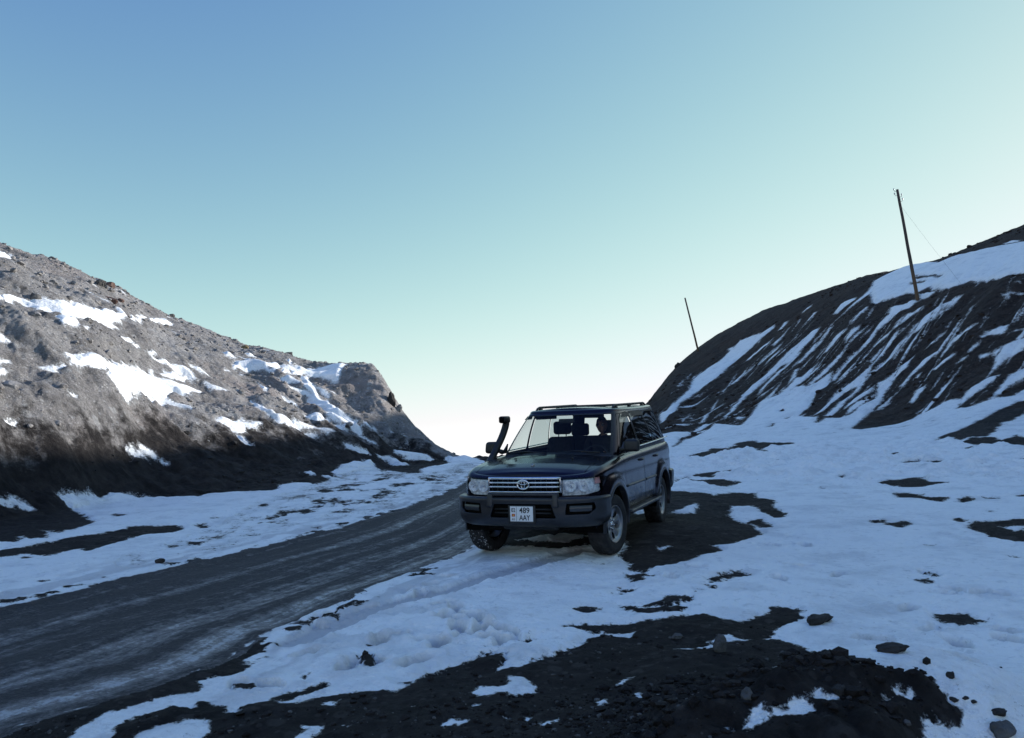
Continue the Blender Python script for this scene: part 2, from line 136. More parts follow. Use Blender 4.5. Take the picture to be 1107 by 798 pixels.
 ('d',[(7.64,39.86),(9.6,47.05),(11.07,50.16),(12.4,51.73),(13.1,52.53),(12.25,50.64),(10.78,48.42),(9.44,45.78)]),
 ('d',[(13.57,43.54),(14.4,44.96),(13.87,43.68)]),
 ('d',[(16.1,48.83),(16.29,48.89),(16.11,48.44)]),
 ('d',[(15.44,46.0),(15.65,45.99),(15.34,45.54)]),
 ('d',[(15.99,45.43),(16.85,46.7),(17.3,46.43),(16.28,44.93)]),
 ('d',[(15.89,42.73),(16.91,44.4),(18.03,45.63),(17.69,44.81),(16.6,43.38),(15.83,42.2)]),
 ('s',[(12.24,68.42),(12.8,67.91),(14.05,69.94),(16.57,75.98),(19.11,83.59),(20.6,84.64),(22.11,84.9),(23.6,86.46),(25.25,87.63),(26.07,86.16),(26.45,83.46),(27.72,83.25),(27.29,82.03),(25.74,81.38),(24.38,80.91),(22.5,79.99),(20.19,77.24),(18.27,74.82),(16.35,72.78),(14.04,68.45),(11.14,59.41),(10.62,58.91)]),
 ('s',[(15.79,77.18),(16.93,79.82),(19.27,86.33),(17.75,81.85),(15.96,77.13)]),
 ('s',[(22.26,76.66),(23.37,77.18),(24.52,76.57),(25.5,77.21),(24.38,75.6),(23.24,75.56),(22.49,76.2)]),
 ('s',[(24.14,73.81),(25.35,74.64),(26.71,75.79),(25.29,73.94),(24.05,72.78)]),
 ('s',[(26.89,79.82),(28.29,81.18),(28.07,80.02),(26.71,78.45)]),
 ('s',[(13.96,53.87),(15.11,56.16),(16.83,59.73),(18.79,62.76),(20.18,63.7),(21.56,64.96),(23.02,66.33),(24.17,66.73),(25.38,67.29),(25.75,66.31),(25.48,65.46),(24.1,64.04),(23.08,63.47),(21.68,62.27),(21.1,62.77),(19.53,61.35),(18.28,60.23),(17.25,59.23),(15.8,56.69),(14.34,53.87),(13.53,51.86)]),
 ('s',[(17.53,57.86),(19.13,60.61),(20.51,61.99),(20.98,62.02),(22.45,63.09),(23.28,63.59),(22.15,62.3),(20.52,61.18),(18.75,58.99),(17.58,57.61)]),
 ('s',[(16.89,54.23),(18.25,56.31),(19.21,57.49),(18.1,55.51),(16.9,53.68)]),
 ('s',[(17.24,66.48),(18.96,70.35),(20.5,73.24),(19.05,70.06),(17.27,65.98)]),
 ('s',[(18.77,69.66),(20.2,71.08),(21.19,72.02),(20.09,70.12),(19.01,69.34)]),
 ('s',[(14.51,59.55),(16.1,63.4),(14.68,59.1),(14.39,58.8)]),
 ('s',[(21.39,60.29),(22.62,61.13),(23.76,61.66),(25.18,62.78),(25.38,62.5),(23.83,61.1),(22.7,60.59),(21.53,59.89)]),
 ('s',[(19.43,56.57),(20.81,59.16),(21.17,59.16),(20.22,57.2),(19.35,55.98)]),
 ('s',[(19.2,55.23),(20.58,56.34),(21.54,56.27),(20.5,55.08),(19.42,54.37)]),
 ('s',[(23.74,87.62),(24.46,87.16),(24.02,85.39),(23.68,86.0)]),
 ('s',[(11.78,56.91),(13.3,60.99),(12.6,58.81),(11.69,56.18)]),
 ('s',[(14.24,52.21),(14.7,51.29),(14.26,50.62),(14.08,51.23)]),
 ('s',[(12.45,54.5),(13.48,57.67),(14.1,58.49),(12.98,55.07)]),
 ('s',[(27.25,66.91),(28.42,68.46),(28.86,67.86),(29.53,67.31),(29.05,66.08),(28.28,66.21),(27.06,65.69)]),
 ('s',[(23.94,61.75),(25.18,62.8),(26.33,63.25),(27.48,63.69),(28.24,63.96),(29.45,64.51),(30.81,65.66),(30.28,66.24),(28.78,65.13),(26.78,63.54),(25.53,62.88),(24.31,62.26)]),
 ('s',[(21.4,59.96),(22.42,61.05),(23.6,62.08),(23.94,61.75),(23.21,61.12),(21.81,60.25)]),
 ('s',[(22.3,57.46),(23.46,58.46),(24.52,58.48),(24.45,57.68),(23.66,57.56),(22.56,57.05)]),
 ('s',[(25.21,59.03),(26.22,59.59),(27.05,59.77),(26.85,59.37),(25.75,58.58),(24.96,58.14)]),
 ('s',[(23.6,56.46),(24.5,56.53),(24.9,56.37),(24.11,55.73),(23.18,55.22)]),
 ('s',[(20.34,51.28),(21.35,52.13),(22.57,53.09),(23.37,53.41),(24.3,53.92),(25.28,54.78),(26.25,55.03),(26.71,55.92),(27.21,55.54),(28.09,54.65),(27.81,53.89),(26.93,53.75),(26.0,54.05),(25.0,53.96),(23.84,52.98),(22.83,52.53),(21.87,52.17),(21.0,51.38),(20.22,50.42)]),
 ('s',[(19.69,48.76),(20.78,50.29),(21.72,50.72),(22.98,51.52),(23.99,52.25),(24.97,52.08),(25.63,52.82),(26.31,52.59),(27.29,52.23),(27.02,51.75),(26.22,51.97),(25.27,51.65),(24.54,51.76),(23.5,51.77),(22.11,50.75),(21.01,50.26),(20.09,49.13)]),
 ('s',[(16.8,43.9),(18.64,46.01),(19.51,46.46),(20.53,47.67),(21.86,48.5),(23.13,49.11),(23.92,49.64),(24.66,49.62),(25.61,50.42),(26.28,50.25),(25.81,49.44),(25.01,49.57),(23.64,48.41),(22.8,48.46),(21.41,48.07),(20.18,46.69),(18.79,45.6),(17.09,43.36)]),
 ('s',[(17.78,42.16),(18.93,44.04),(20.03,44.57),(21.05,46.41),(21.8,46.57),(22.84,46.98),(23.71,47.07),(22.64,45.97),(21.96,46.01),(20.89,45.0),(20.25,44.17),(19.37,43.44),(18.24,41.67)]),
 ('s',[(21.4,44.52),(22.11,45.01),(22.85,45.33),(23.37,45.23),(23.19,44.92),(22.41,44.73),(21.4,44.1)]),
 ('s',[(20.47,41.77),(21.35,42.62),(21.77,42.43),(21.5,41.95),(20.81,41.64),(20.36,41.18)]),
 ('s',[(22.28,49.8),(23.46,50.67),(23.91,50.8),(23.07,50.16),(22.24,49.47)]),
 ('s',[(19.54,56.72),(20.66,58.8),(21.08,58.97),(20.21,57.21),(19.51,56.25)]),
 ('s',[(17.68,53.95),(19.88,56.31),(21.0,55.68),(21.37,55.23),(20.32,54.68),(18.99,53.97),(17.77,53.1)]),
 ('s',[(18.97,52.2),(20.78,53.49),(22.66,54.39),(22.71,54.06),(20.91,52.89),(19.56,52.11)]),
 ('s',[(26.94,79.45),(28.14,81.37),(28.34,80.81),(27.29,79.05)]),
 ('s',[(29.22,79.43),(30.44,79.48),(29.88,78.58),(29.21,78.63)]),
 ('s',[(17.27,55.03),(19.08,57.35),(17.85,55.2)]),
 ('s',[(19.61,45.73),(20.73,46.66),(20.54,46.52),(19.65,45.56)]),
 ('s',[(27.51,60.15),(28.84,63.12),(29.92,65.53),(27.94,63.51),(31.11,67.67),(32.26,69.91),(35.89,72.37),(37.0,73.87),(36.53,70.9),(36.8,68.84),(35.74,64.57),(36.17,61.57),(36.61,58.72),(37.56,56.75),(38.43,52.49),(31.5,43.42),(30.88,47.03),(30.7,48.15),(30.51,49.16),(30.37,50.47),(30.12,52.1),(29.56,52.02),(29.06,52.93),(29.26,54.7),(29.86,56.0),(29.05,55.79),(28.98,56.31),(28.91,58.47),(27.86,58.63)]),
 ('d',[(32.19,62.23),(31.83,60.05),(31.6,57.59),(31.34,57.13),(31.48,59.42),(31.54,61.02)]),
 ('d',[(30.94,60.9),(30.74,58.33),(30.44,57.78),(30.62,60.02)]),
 ('d',[(37.19,68.96),(34.72,63.31),(35.64,63.28),(36.0,61.29),(37.28,63.4),(37.97,68.53)]),
 ('s',[(37.57,59.41),(38.08,58.11),(37.64,57.47),(37.03,58.26)]),
 ('s',[(28.02,53.94),(28.7,55.4),(29.11,54.44),(28.91,53.36),(28.24,53.35)]),
 ('s',[(25.09,50.09),(25.95,50.49),(26.54,50.62),(27.6,50.46),(28.7,50.01),(28.05,49.57),(26.97,49.44),(26.19,49.37),(25.02,49.5)]),
 ('s',[(24.66,45.02),(25.3,45.12),(25.64,44.53),(26.11,44.42),(25.43,44.22),(24.78,44.65)]),
 ('s',[(24.22,46.75),(24.97,46.9),(25.76,47.04),(25.53,46.86),(24.57,46.62)]),
 ('s',[(25.94,47.34),(26.35,47.53),(25.97,47.11)]),
 ('s',[(25.25,42.93),(25.79,43.11),(26.48,43.03),(26.69,42.46),(25.95,41.94),(25.79,42.32),(25.55,42.75),(25.22,42.74)]),
 ('s',[(24.19,42.46),(24.56,42.54),(25.08,42.53),(24.58,42.25),(24.14,42.21)]),
 ('s',[(23.48,42.36),(23.71,42.22),(23.93,41.98),(23.6,41.87)]),
 ('s',[(24.15,41.42),(24.64,40.93),(25.32,40.89),(25.83,40.75),(26.15,40.48),(27.3,39.47),(26.69,38.69),(25.55,39.67),(24.87,39.53),(24.45,39.63),(23.71,39.26),(23.52,39.41),(24.51,40.44),(24.32,40.91),(23.95,40.97)]),
 ('s',[(28.63,46.05),(28.82,45.4),(29.28,44.99),(29.18,44.85),(28.51,45.45)]),
 ('s',[(26.17,41.73),(26.7,41.38),(26.59,41.23)]),
 ('s',[(29.83,46.61),(29.9,46.13),(29.73,45.97)]),
 ('s',[(21.41,44.56),(22.11,44.94),(22.71,45.41),(23.42,45.66),(24.27,45.13),(24.16,44.94),(23.38,44.98),(22.69,44.96),(21.54,44.27)]),
 ('s',[(22.01,44.04),(22.35,44.36),(22.55,44.22),(22.22,43.92)]),
 ('s',[(20.48,41.71),(21.36,42.57),(21.78,42.47),(21.24,41.98),(20.38,41.14)]),
 ('s',[(22.86,43.7),(23.45,43.57),(23.96,43.13),(23.54,42.96),(22.82,43.24)]),
 ('s',[(21.84,38.75),(22.28,38.67),(22.93,38.8),(23.43,38.56),(22.96,38.27),(22.13,37.85),(21.34,37.77),(20.7,37.33),(20.86,37.9)]),
 ('s',[(21.46,36.39),(22.79,37.62),(23.77,38.25),(24.64,38.43),(25.74,37.45),(24.9,36.36),(23.87,37.35),(23.27,37.26),(22.68,37.05),(21.78,36.35)]),
 ('s',[(22.84,38.8),(23.78,39.65),(24.55,40.35),(24.72,40.32),(23.96,39.64),(23.09,38.9)]),
 ('s',[(-15.41,21.5),(-15.51,24.03),(-15.35,24.7),(-15.59,25.97),(-15.12,26.33),(-15.53,28.2),(-15.46,29.07),(-15.43,30.09),(-15.63,31.63),(-16.9,35.39),(-18.83,42.35),(-19.08,44.56),(-18.05,41.71),(-18.18,40.26),(-16.82,35.39),(-14.78,29.93),(-14.74,29.28),(-14.58,29.52),(-14.62,28.5),(-14.76,27.75),(-14.4,26.17),(-14.16,24.67),(-14.42,24.13),(-15.12,24.61),(-15.22,24.12),(-14.34,22.23),(-15.12,21.11)]),
 ('s',[(-13.87,24.07),(-13.69,24.44),(-13.94,26.17),(-13.09,24.0),(-13.23,23.44)]),
 ('s',[(-20.73,31.37),(-20.55,31.79),(-21.55,34.03),(-20.34,32.06),(-20.03,30.98),(-19.56,29.6)]),
 ('s',[(-13.75,20.88),(-13.55,21.03),(-13.34,21.02),(-13.47,20.91)]),
 ('s',[(-12.82,19.56),(-12.86,19.98),(-12.81,20.35),(-12.8,20.19),(-12.79,19.88)]),
 ('s',[(-12.55,19.17),(-12.65,19.66),(-12.59,19.79),(-12.49,19.41)]),
 ('s',[(-12.38,20.91),(-12.17,21.14),(-11.99,21.31),(-12.09,21.09),(-11.97,21.05),(-12.05,20.94),(-12.24,20.93)]),
 ('s',[(-12.14,21.71),(-12.15,22.57),(-11.85,23.13),(-11.72,23.29),(-12.85,26.03),(-12.9,27.43),(-12.96,28.84),(-12.85,27.72),(-12.76,28.7),(-12.4,29.26),(-12.29,29.16),(-12.09,29.5),(-11.8,27.24),(-11.05,23.5),(-11.1,22.48),(-11.41,22.46),(-11.54,22.93),(-11.64,22.52),(-11.79,22.1),(-11.95,21.63),(-12.0,21.91)]),
 ('s',[(-14.19,28.87),(-14.07,29.18),(-13.92,29.09),(-14.03,28.82)]),
 ('s',[(-13.74,30.11),(-13.59,30.4),(-13.62,30.3)]),
 ('s',[(-13.74,29.06),(-13.64,29.21),(-13.65,29.08)]),
 ('s',[(-12.75,26.42),(-12.94,27.62),(-12.97,28.83),(-12.84,27.69),(-12.64,28.84),(-12.41,29.25),(-12.28,29.27),(-12.0,30.46),(-11.61,28.14),(-11.92,28.11),(-12.2,28.13),(-12.03,26.88),(-11.98,26.63),(-11.17,23.86),(-11.21,23.25)]),
 ('s',[(-12.0,26.55),(-11.64,26.84),(-10.91,26.9),(-10.91,26.82),(-11.43,26.79),(-11.85,26.63)]),
 ('s',[(-13.47,29.5),(-13.34,30.29),(-13.03,31.08),(-12.57,31.01),(-12.15,30.93),(-12.58,30.67),(-12.51,29.67),(-12.77,29.22),(-12.84,29.61),(-12.67,30.71),(-12.95,30.7),(-13.23,30.2)]),
 ('s',[(-11.89,30.93),(-11.47,31.13),(-11.19,31.27),(-11.6,30.9)]),
 ('s',[(-14.26,39.51),(-14.11,40.13),(-13.68,39.44),(-13.97,39.2)]),
 ('s',[(-13.38,39.09),(-13.01,39.62),(-13.59,40.24),(-12.68,39.74),(-12.27,39.9),(-12.0,41.53),(-11.37,42.08),(-10.24,43.41),(-9.94,42.1),(-10.91,42.15),(-11.65,41.31),(-11.89,38.97),(-12.6,38.9),(-13.44,38.22)]),
 ('s',[(-13.66,41.33),(-13.06,41.24),(-13.44,40.94)]),
 ('s',[(-13.07,36.78),(-12.91,37.81),(-12.97,37.34)]),
 ('s',[(-10.33,31.5),(-9.6,30.89),(-9.0,30.29),(-8.73,31.59),(-8.05,32.34),(-8.58,31.54),(-8.3,30.5),(-8.59,30.32),(-9.01,30.08),(-9.38,30.17)]),
 ('s',[(-9.78,26.36),(-9.72,27.56),(-9.6,28.33),(-9.21,28.75),(-9.45,28.28),(-9.19,26.92),(-9.4,26.65)]),
 ('s',[(-9.26,26.43),(-9.03,26.46),(-8.67,26.18),(-8.87,26.16)]),
 ('s',[(-17.55,37.46),(-18.78,42.43),(-18.57,43.56),(-18.15,41.68)]),
 ('s',[(-19.61,45.77),(-21.74,51.87),(-20.46,48.29)]),
 ('s',[(-11.84,37.46),(-11.16,36.51),(-11.11,35.93)]),
 ('s',[(-8.62,33.14),(-8.19,34.48),(-7.89,33.19),(-8.42,32.94)]),
 ('s',[(-10.47,36.42),(-10.1,36.61),(-9.95,36.52),(-10.19,36.47)]),
 ('s',[(-12.87,31.84),(-12.53,32.01),(-12.26,32.07),(-12.55,31.87)]),
 ('s',[(-12.1,42.96),(-12.3,45.71),(-11.6,42.2)]),
 ('s',[(-10.35,21.43),(-10.24,21.77),(-10.13,21.92),(-10.29,21.46)]),
 ('s',[(-10.2,21.96),(-10.1,22.35),(-9.97,22.36),(-10.12,22.06)]),
 ('s',[(-9.8,22.36),(-9.67,22.37),(-9.72,22.35)]),
 ('s',[(-11.55,18.25),(-11.44,18.43),(-11.49,18.3)]),
 ('s',[(-11.4,20.49),(-11.31,20.63),(-11.32,20.51)]),
 ('s',[(-13.45,38.21),(-12.83,39.04),(-11.54,38.98),(-11.27,43.51),(-10.57,44.87),(-9.14,44.06),(-9.32,42.93),(-9.12,41.7),(-9.48,41.83),(-10.15,42.21),(-11.04,41.88),(-11.43,38.91),(-12.34,38.92),(-13.39,38.04)]),
 ('s',[(-11.04,38.6),(-10.79,38.84),(-10.42,38.62),(-10.81,38.58)]),
 ('s',[(-10.95,41.15),(-10.72,41.92),(-10.3,40.43),(-10.06,40.21),(-9.29,38.15),(-8.87,38.23),(-8.22,36.85),(-7.76,36.24),(-7.12,36.16),(-7.39,34.46),(-7.9,34.68),(-9.0,36.93),(-9.69,37.99),(-10.23,38.06),(-10.7,37.84),(-10.35,38.2),(-9.72,38.1),(-9.56,38.16),(-9.97,38.44)]),
 ('s',[(-9.81,40.13),(-9.46,40.01),(-8.98,39.7),(-9.32,39.79)]),
 ('s',[(-10.4,31.58),(-9.71,30.99),(-9.06,30.23),(-8.66,31.59),(-8.0,32.26),(-8.58,31.51),(-8.52,31.43),(-8.78,29.98),(-9.23,30.11)]),
 ('s',[(-10.47,36.41),(-10.19,36.62),(-9.92,36.54),(-10.24,36.48)]),
 ('s',[(-8.63,33.14),(-8.15,33.4),(-7.9,34.46),(-7.98,32.96),(-8.45,33.03)]),
 ('s',[(-7.51,34.25),(-7.23,34.28),(-7.4,34.14)]),
 ('s',[(-6.97,34.35),(-6.8,35.98),(-6.66,34.34)]),
 ('s',[(-6.74,36.09),(-6.45,37.0),(-6.58,36.12)]),
 ('s',[(-7.88,32.21),(-7.38,32.31),(-7.49,32.13)]),
 ('s',[(-8.29,31.52),(-7.92,31.92),(-8.05,31.7)]),
 ('s',[(-6.46,34.32),(-6.03,34.26),(-6.26,34.26)]),
 ('s',[(-6.76,32.11),(-6.39,32.47),(-5.99,32.69),(-6.25,32.1)]),
 ('s',[(-9.89,28.01),(-9.62,28.38),(-9.16,28.79),(-9.41,28.12),(-9.19,26.92),(-9.37,26.54)]),
 ('s',[(-9.27,26.43),(-9.01,26.56),(-8.68,26.18),(-8.94,26.16)]),
 ('s',[(-6.56,25.37),(-6.32,25.21),(-6.3,25.03),(-6.45,25.07)]),
]
TRACK = [(0.9, 10.56), (0.33, 9.79), (-0.06, 9.17), (-0.45, 8.7), (-0.78, 8.23), (-1.08, 7.87), (-1.27, 7.67), (-1.42, 7.58), (-1.64, 7.13), (-1.84, 6.6)]
PRINTS = [(-0.75, 7.63), (-0.72, 7.09), (-0.52, 7.15), (-0.41, 6.94), (-0.27, 6.68), (-0.36, 6.63), (-0.24, 6.35), (-0.45, 6.47), (-0.14, 6.31), (-0.63, 7.0), (-0.55, 6.69), (-0.19, 6.54), (-0.66, 6.23), (-0.7, 6.37), (-1.13, 8.32), (-0.97, 8.58), (-0.87, 9.07), (-1.02, 8.1), (-1.19, 8.33), (-0.62, 7.43), (-1.04, 6.56), (-0.78, 5.84), (-1.65, 6.19), (-1.14, 5.94), (-1.14, 6.44), (-1.88, 5.49), (-1.26, 5.79), (-1.74, 5.48), (-1.12, 6.54), (-1.8, 7.56), (-1.83, 7.16), (4.24, 8.63), (3.83, 7.63), (4.01, 7.76), (4.28, 7.52), (3.26, 7.06), (3.12, 6.41), (2.34, 4.44), (3.12, 6.03), (3.59, 6.31), (3.49, 6.06), (3.13, 9.32), (3.31, 8.66), (4.2, 7.63), (2.55, 6.17), (3.7, 10.74), (3.09, 9.33), (2.62, 8.47), (3.24, 10.81), (6.29, 19.09), (6.59, 18.43), (1.88, 9.05), (1.51, 8.49), (1.54, 9.61)]
STONES = [
 ('stone', 1.358, 5.878, (0.104, 0.069, 0.153), 0.3, 'grey', 'pale grey stone standing upright on the crest of the dark earth heap', 'stone', 0.15, (0.1, -0.12), None),
 ('stone', 1.915, 4.367, (0.176, 0.121, 0.06), 0.1, 'dark', 'low rounded grey stone lying alone in the clean snow right of the earth heap', 'stone', 0.35, (0, 0), None),
 ('stone', 2.301, 6.55, (0.288, 0.16, 0.104), 0.4, 'dark', 'flat jagged dark stone in the snow just past the tip of the soil tongue', 'stone', 0.35, (0, 0), None),
 ('stone', 2.133, 3.845, (0.137, 0.111, 0.101), 0.7, 'grey', 'largest grey angular stone at the bottom right corner of the photo', 'stone', 0.3, (0, 0), None),
 ('stone', 2.183, 3.929, (0.083, 0.062, 0.041), 0.2, 'dark', 'small flat dark stone just above the largest angular stone', 'stone', 0.35, (0, 0), None),
 ('stone', -4.699, 10.627, (0.12, 0.107, 0.08), 0.5, 'dark', 'fist sized dark stone on the snow at the left road edge', 'stone', 0.25, (0, 0), None),
 ('stone', 2.065, 4.101, (0.053, 0.042, 0.042), 1.1, 'dark', 'pointed dark clod in the snow beyond the right end of the heap', 'stone', 0.25, (0, 0), None),
 ('stone', 2.003, 3.99, (0.057, 0.046, 0.031), 0.1, 'dark', 'small oval dark stone at the foot of the right end of the heap', 'stone', 0.3, (0, 0), None),
 ('stone', 1.019, 3.913, (0.074, 0.065, 0.07), 0.9, 'grey', 'round grey stone embedded in the heap left of its largest snow patch', 'stone', 0.35, (0, 0), None),
 ('stone', 1.423, 3.869, (0.071, 0.062, 0.081), 2.0, 'dark', 'dark blocky stone on the heap beside the forked snow patch', 'stone', 0.3, (0, 0), None),
 ('stone', 1.151, 6.372, (0.097, 0.075, 0.06), 0.4, 'grey', 'flat grey stone on bare soil left of the upright stone', 'stone', 0.35, (0, 0), None),
 ('stone', 2.064, 3.99, (0.036, 0.026, 0.021), 0.4, 'dark', 'tiny dark stone in a short row in the snow right of the heap', 'stone', 0.3, (0, 0), 'tiny stones in a row'),
 ('stone', 2.094, 3.976, (0.036, 0.026, 0.021), 1.4, 'dark', 'tiny dark stone in a short row in the snow right of the heap', 'stone', 0.3, (0, 0), 'tiny stones in a row'),
 ('boulder', -19.181, 37.024, (0.624, 0.48, 0.48), 0.3, 'grey', 'grey boulder casting a shadow near the top of the left hill', 'boulder', 0.3, (0, 0), None),
 ('boulder', -21.317, 42.207, (0.599, 0.381, 0.435), 0.3, 'red', 'reddish boulder right beside the grey one near the top of the left hill', 'boulder', 0.3, (0, 0), None),
 ('boulder', -17.935, 35.434, (0.731, 0.366, 0.411), 0.2, 'red', 'broad reddish rock a little below the pair of hilltop boulders', 'boulder', 0.35, (0, 0), None),
 ('boulder', -18.303, 37.289, (0.382, 0.287, 0.239), 0.9, 'red', 'small reddish rock right of the broad reddish rock', 'boulder', 0.3, (0, 0), None),
 ('boulder', -15.592, 25.968, (0.418, 0.279, 0.279), 0.9, 'grey', 'grey rock at the upper edge of the long snow field on the left hill', 'boulder', 0.3, (0, 0), None),
 ('boulder', -22.092, 51.836, (0.389, 0.389, 0.324), 0.4, 'grey', 'small rock breaking the skyline of the left hill', 'boulder', 0.3, (0, 0), None),
 ('boulder', -15.803, 47.114, (0.515, 0.4, 0.4), 0.4, 'ochre', 'ochre yellow rock on the left hill above the ribbed snow', 'boulder', 0.3, (0, 0), None),
 ('boulder', -15.664, 28.133, (0.296, 0.185, 0.185), 1.4, 'grey', 'small dark rock on top edge of the long snow field', 'boulder', 0.3, (0, 0), None),
 ('boulder', -14.024, 50.157, (0.539, 0.3, 0.3), 0.4, 'grey', 'dark rock on the skyline where the left hill drops to the saddle', 'boulder', 0.3, (0, 0), None),
 ('rock_outcrop', -6.264, 41.005, (0.43, 0.382, 0.955), 0.3, 'dark', 'dark jagged crag standing out from the end of the left hill', 'rock outcrop', 0.4, (0.1, 0.1), None),
 ('rock_outcrop', -5.934, 41.27, (0.432, 0.336, 0.48), 0.9, 'pale', 'pale crumbling rock just below the dark crag', 'rock outcrop', 0.3, (0, 0.3), None),
 ('rock_outcrop', 19.75, 95.077, (0.894, 0.782, 0.894), 0.4, 'dark', 'square dark crag on the far end of the right hill', 'rock outcrop', 0.45, (0, 0), None),
 ('boulder', -7.175, 34.329, (0.202, 0.202, 0.202), 0.4, 'dark', 'dark boulder among the small snow patches low on the left hill', 'boulder', 0.25, (0, 0), None),
 ('boulder', 16.162, 48.574, (0.236, 0.236, 0.236), 0.4, 'dark', 'dark boulder in the snow at the foot of the right hill', 'boulder', 0.2, (0, 0), None)]
SUN_E = 5.
EXPOSURE = .4
ZENITH = (1.55, 1.42, 1.35, 1)
CAR_Z = .604
SKY_K = .765
AZ_STEP, RES = .07, 1.
SNOW = (.92, .925, .92)
ROAD_ICE = (.21, .20, .205)
LEFTCOL = ((.18, .168, .160), (.33, .312, .302), (.46, .445, .432), (.38, .315, .285))

# ---------------------------------------------------------------- terrain (world metres, camera foot at 0,0)
PA, PB = -0.02201, 0.05955            # the pass road climbs 6 % ahead and dips a little to the right
_rs = np.random.RandomState(7)
_perm = _rs.permutation(1024)
_gr = _rs.uniform(0, 2*np.pi, 1024)
_gx, _gy = np.cos(_gr), np.sin(_gr)

def noise2(x, y):
    xi = np.floor(x).astype(np.int64); yi = np.floor(y).astype(np.int64)
    fx = x-xi; fy = y-yi
    u = fx*fx*fx*(fx*(fx*6-15)+10); v = fy*fy*fy*(fy*(fy*6-15)+10)
    def g(ix, iy, dx, dy):
        h = _perm[(_perm[ix & 1023]+iy) & 1023]
        return _gx[h]*dx+_gy[h]*dy
    a = g(xi, yi, fx, fy); b = g(xi+1, yi, fx-1, fy)
    c = g(xi, yi+1, fx, fy-1); d = g(xi+1, yi+1, fx-1, fy-1)
    return 1.5*((a+(b-a)*u)+((c+(d-c)*u)-(a+(b-a)*u))*v)

def sstep(a, b, x):
    t = np.clip((x-a)/(b-a), 0, 1)
    return t*t*(3-2*t)

def pchip_slopes(h, dl):
    """finite monotone slopes along axis 0; h (J-1), dl (J-1)"""
    m = np.zeros((dl.shape[0]+1,)+dl.shape[1:])
    w1 = 2*h[1:]+h[:-1]; w2 = h[1:]+2*h[:-1]
    same = dl[1:]*dl[:-1] > 0
    with np.errstate(divide='ignore', invalid='ignore'):
        hm = (w1+w2)/(w1/dl[:-1]+w2/dl[1:])
    m[1:-1] = np.where(same, hm, 0)
    m[0] = dl[0]; m[-1] = dl[-1]
    return m

_AZ = np.linspace(-180, 180, 3601)
def _lines():
    RR = np.zeros((len(LINES), len(_AZ))); ZZ = np.zeros_like(RR)
    for j, L in enumerate(LINES):
        L = sorted(L); a = np.array([q[0] for q in L]); 
        for k, arr in ((1, RR), (2, ZZ)):
            v = np.array([q[k] for q in L])
            h = np.diff(a); m = pchip_slopes(h, np.diff(v)/h)
            x = np.clip(_AZ, a[0], a[-1]); i = np.clip(np.searchsorted(a, x, 'right')-1, 0, len(a)-2)
            t = (x-a[i])/h[i]; 
            arr[j] = ((1+2*t)*(1-t)**2*v[i]+t*(1-t)**2*h[i]*m[i]+t*t*(3-2*t)*v[i+1]+t*t*(t-1)*h[i]*m[i+1])
    # line 1 is where the valley floor ends: on the plane
    sa, ca = np.sin(np.radians(_AZ)), np.cos(np.radians(_AZ))
    R = np.vstack([np.full(len(_AZ), .3), RR]); Z = np.vstack([.3*(PA*sa+PB*ca), ZZ])
    Z[1] = R[1]*(PA*sa+PB*ca)
    for j in range(1, len(R)):
        R[j] = np.maximum(R[j], R[j-1]*1.03)
    return R, Z
_LR, _LZ = _lines()
_LH = np.diff(_LR, axis=0); _LM = pchip_slopes(_LH, np.diff(_LZ, axis=0)/_LH)

def base_height(x, y):
    """smooth relief and line coordinate (0 valley floor .. 2 slope foot .. 4 crest ..)"""
    r = np.maximum(np.hypot(x, y), .31); az = np.degrees(np.arctan2(x, y))
    fi = (az+180)*10; i0 = np.clip(fi.astype(np.int64), 0, 3599); fa = fi-i0
    J = _LR.shape[0]
    z = np.zeros_like(r); c = np.full_like(r, J-1.0)
    R = _LR[:, i0]*(1-fa)+_LR[:, i0+1]*fa
    Z = _LZ[:, i0]*(1-fa)+_LZ[:, i0+1]*fa
    Mm = _LM[:, i0]*(1-fa)+_LM[:, i0+1]*fa
    z[:] = Z[-1]
    for j in range(J-1):
        h = R[j+1]-R[j]; t = (r-R[j])/h
        s = (t >= 0) & (t < 1)
        t = t[s]; hh = h[s]
        z[s] = ((1+2*t)*(1-t)**2*Z[j][s]+t*(1-t)**2*hh*Mm[j][s]+t*t*(3-2*t)*Z[j+1][s]+t*t*(t-1)*hh*Mm[j+1][s])
        c[s] = j+t
    return z, c, az, r

def mound(x, y):
    """bulldozed heap of earth in the foreground"""
    q = (x-1.75)*.94+(y-4.25)*.34; p = -(x-1.75)*.34+(y-4.25)*.94
    q = q+.12*noise2(x*1.7, y*1.7); p = p+.12*noise2(x*1.7+9, y*1.7+4)
    e = np.exp(-(np.abs(q)/1.25)**2.6-(np.abs(p)/.62)**2.4)
    q2 = (x-.5); p2 = (y-3.7)
    return .40*e+.09*np.exp(-(q2/1.4)**2-(p2/.7)**2)

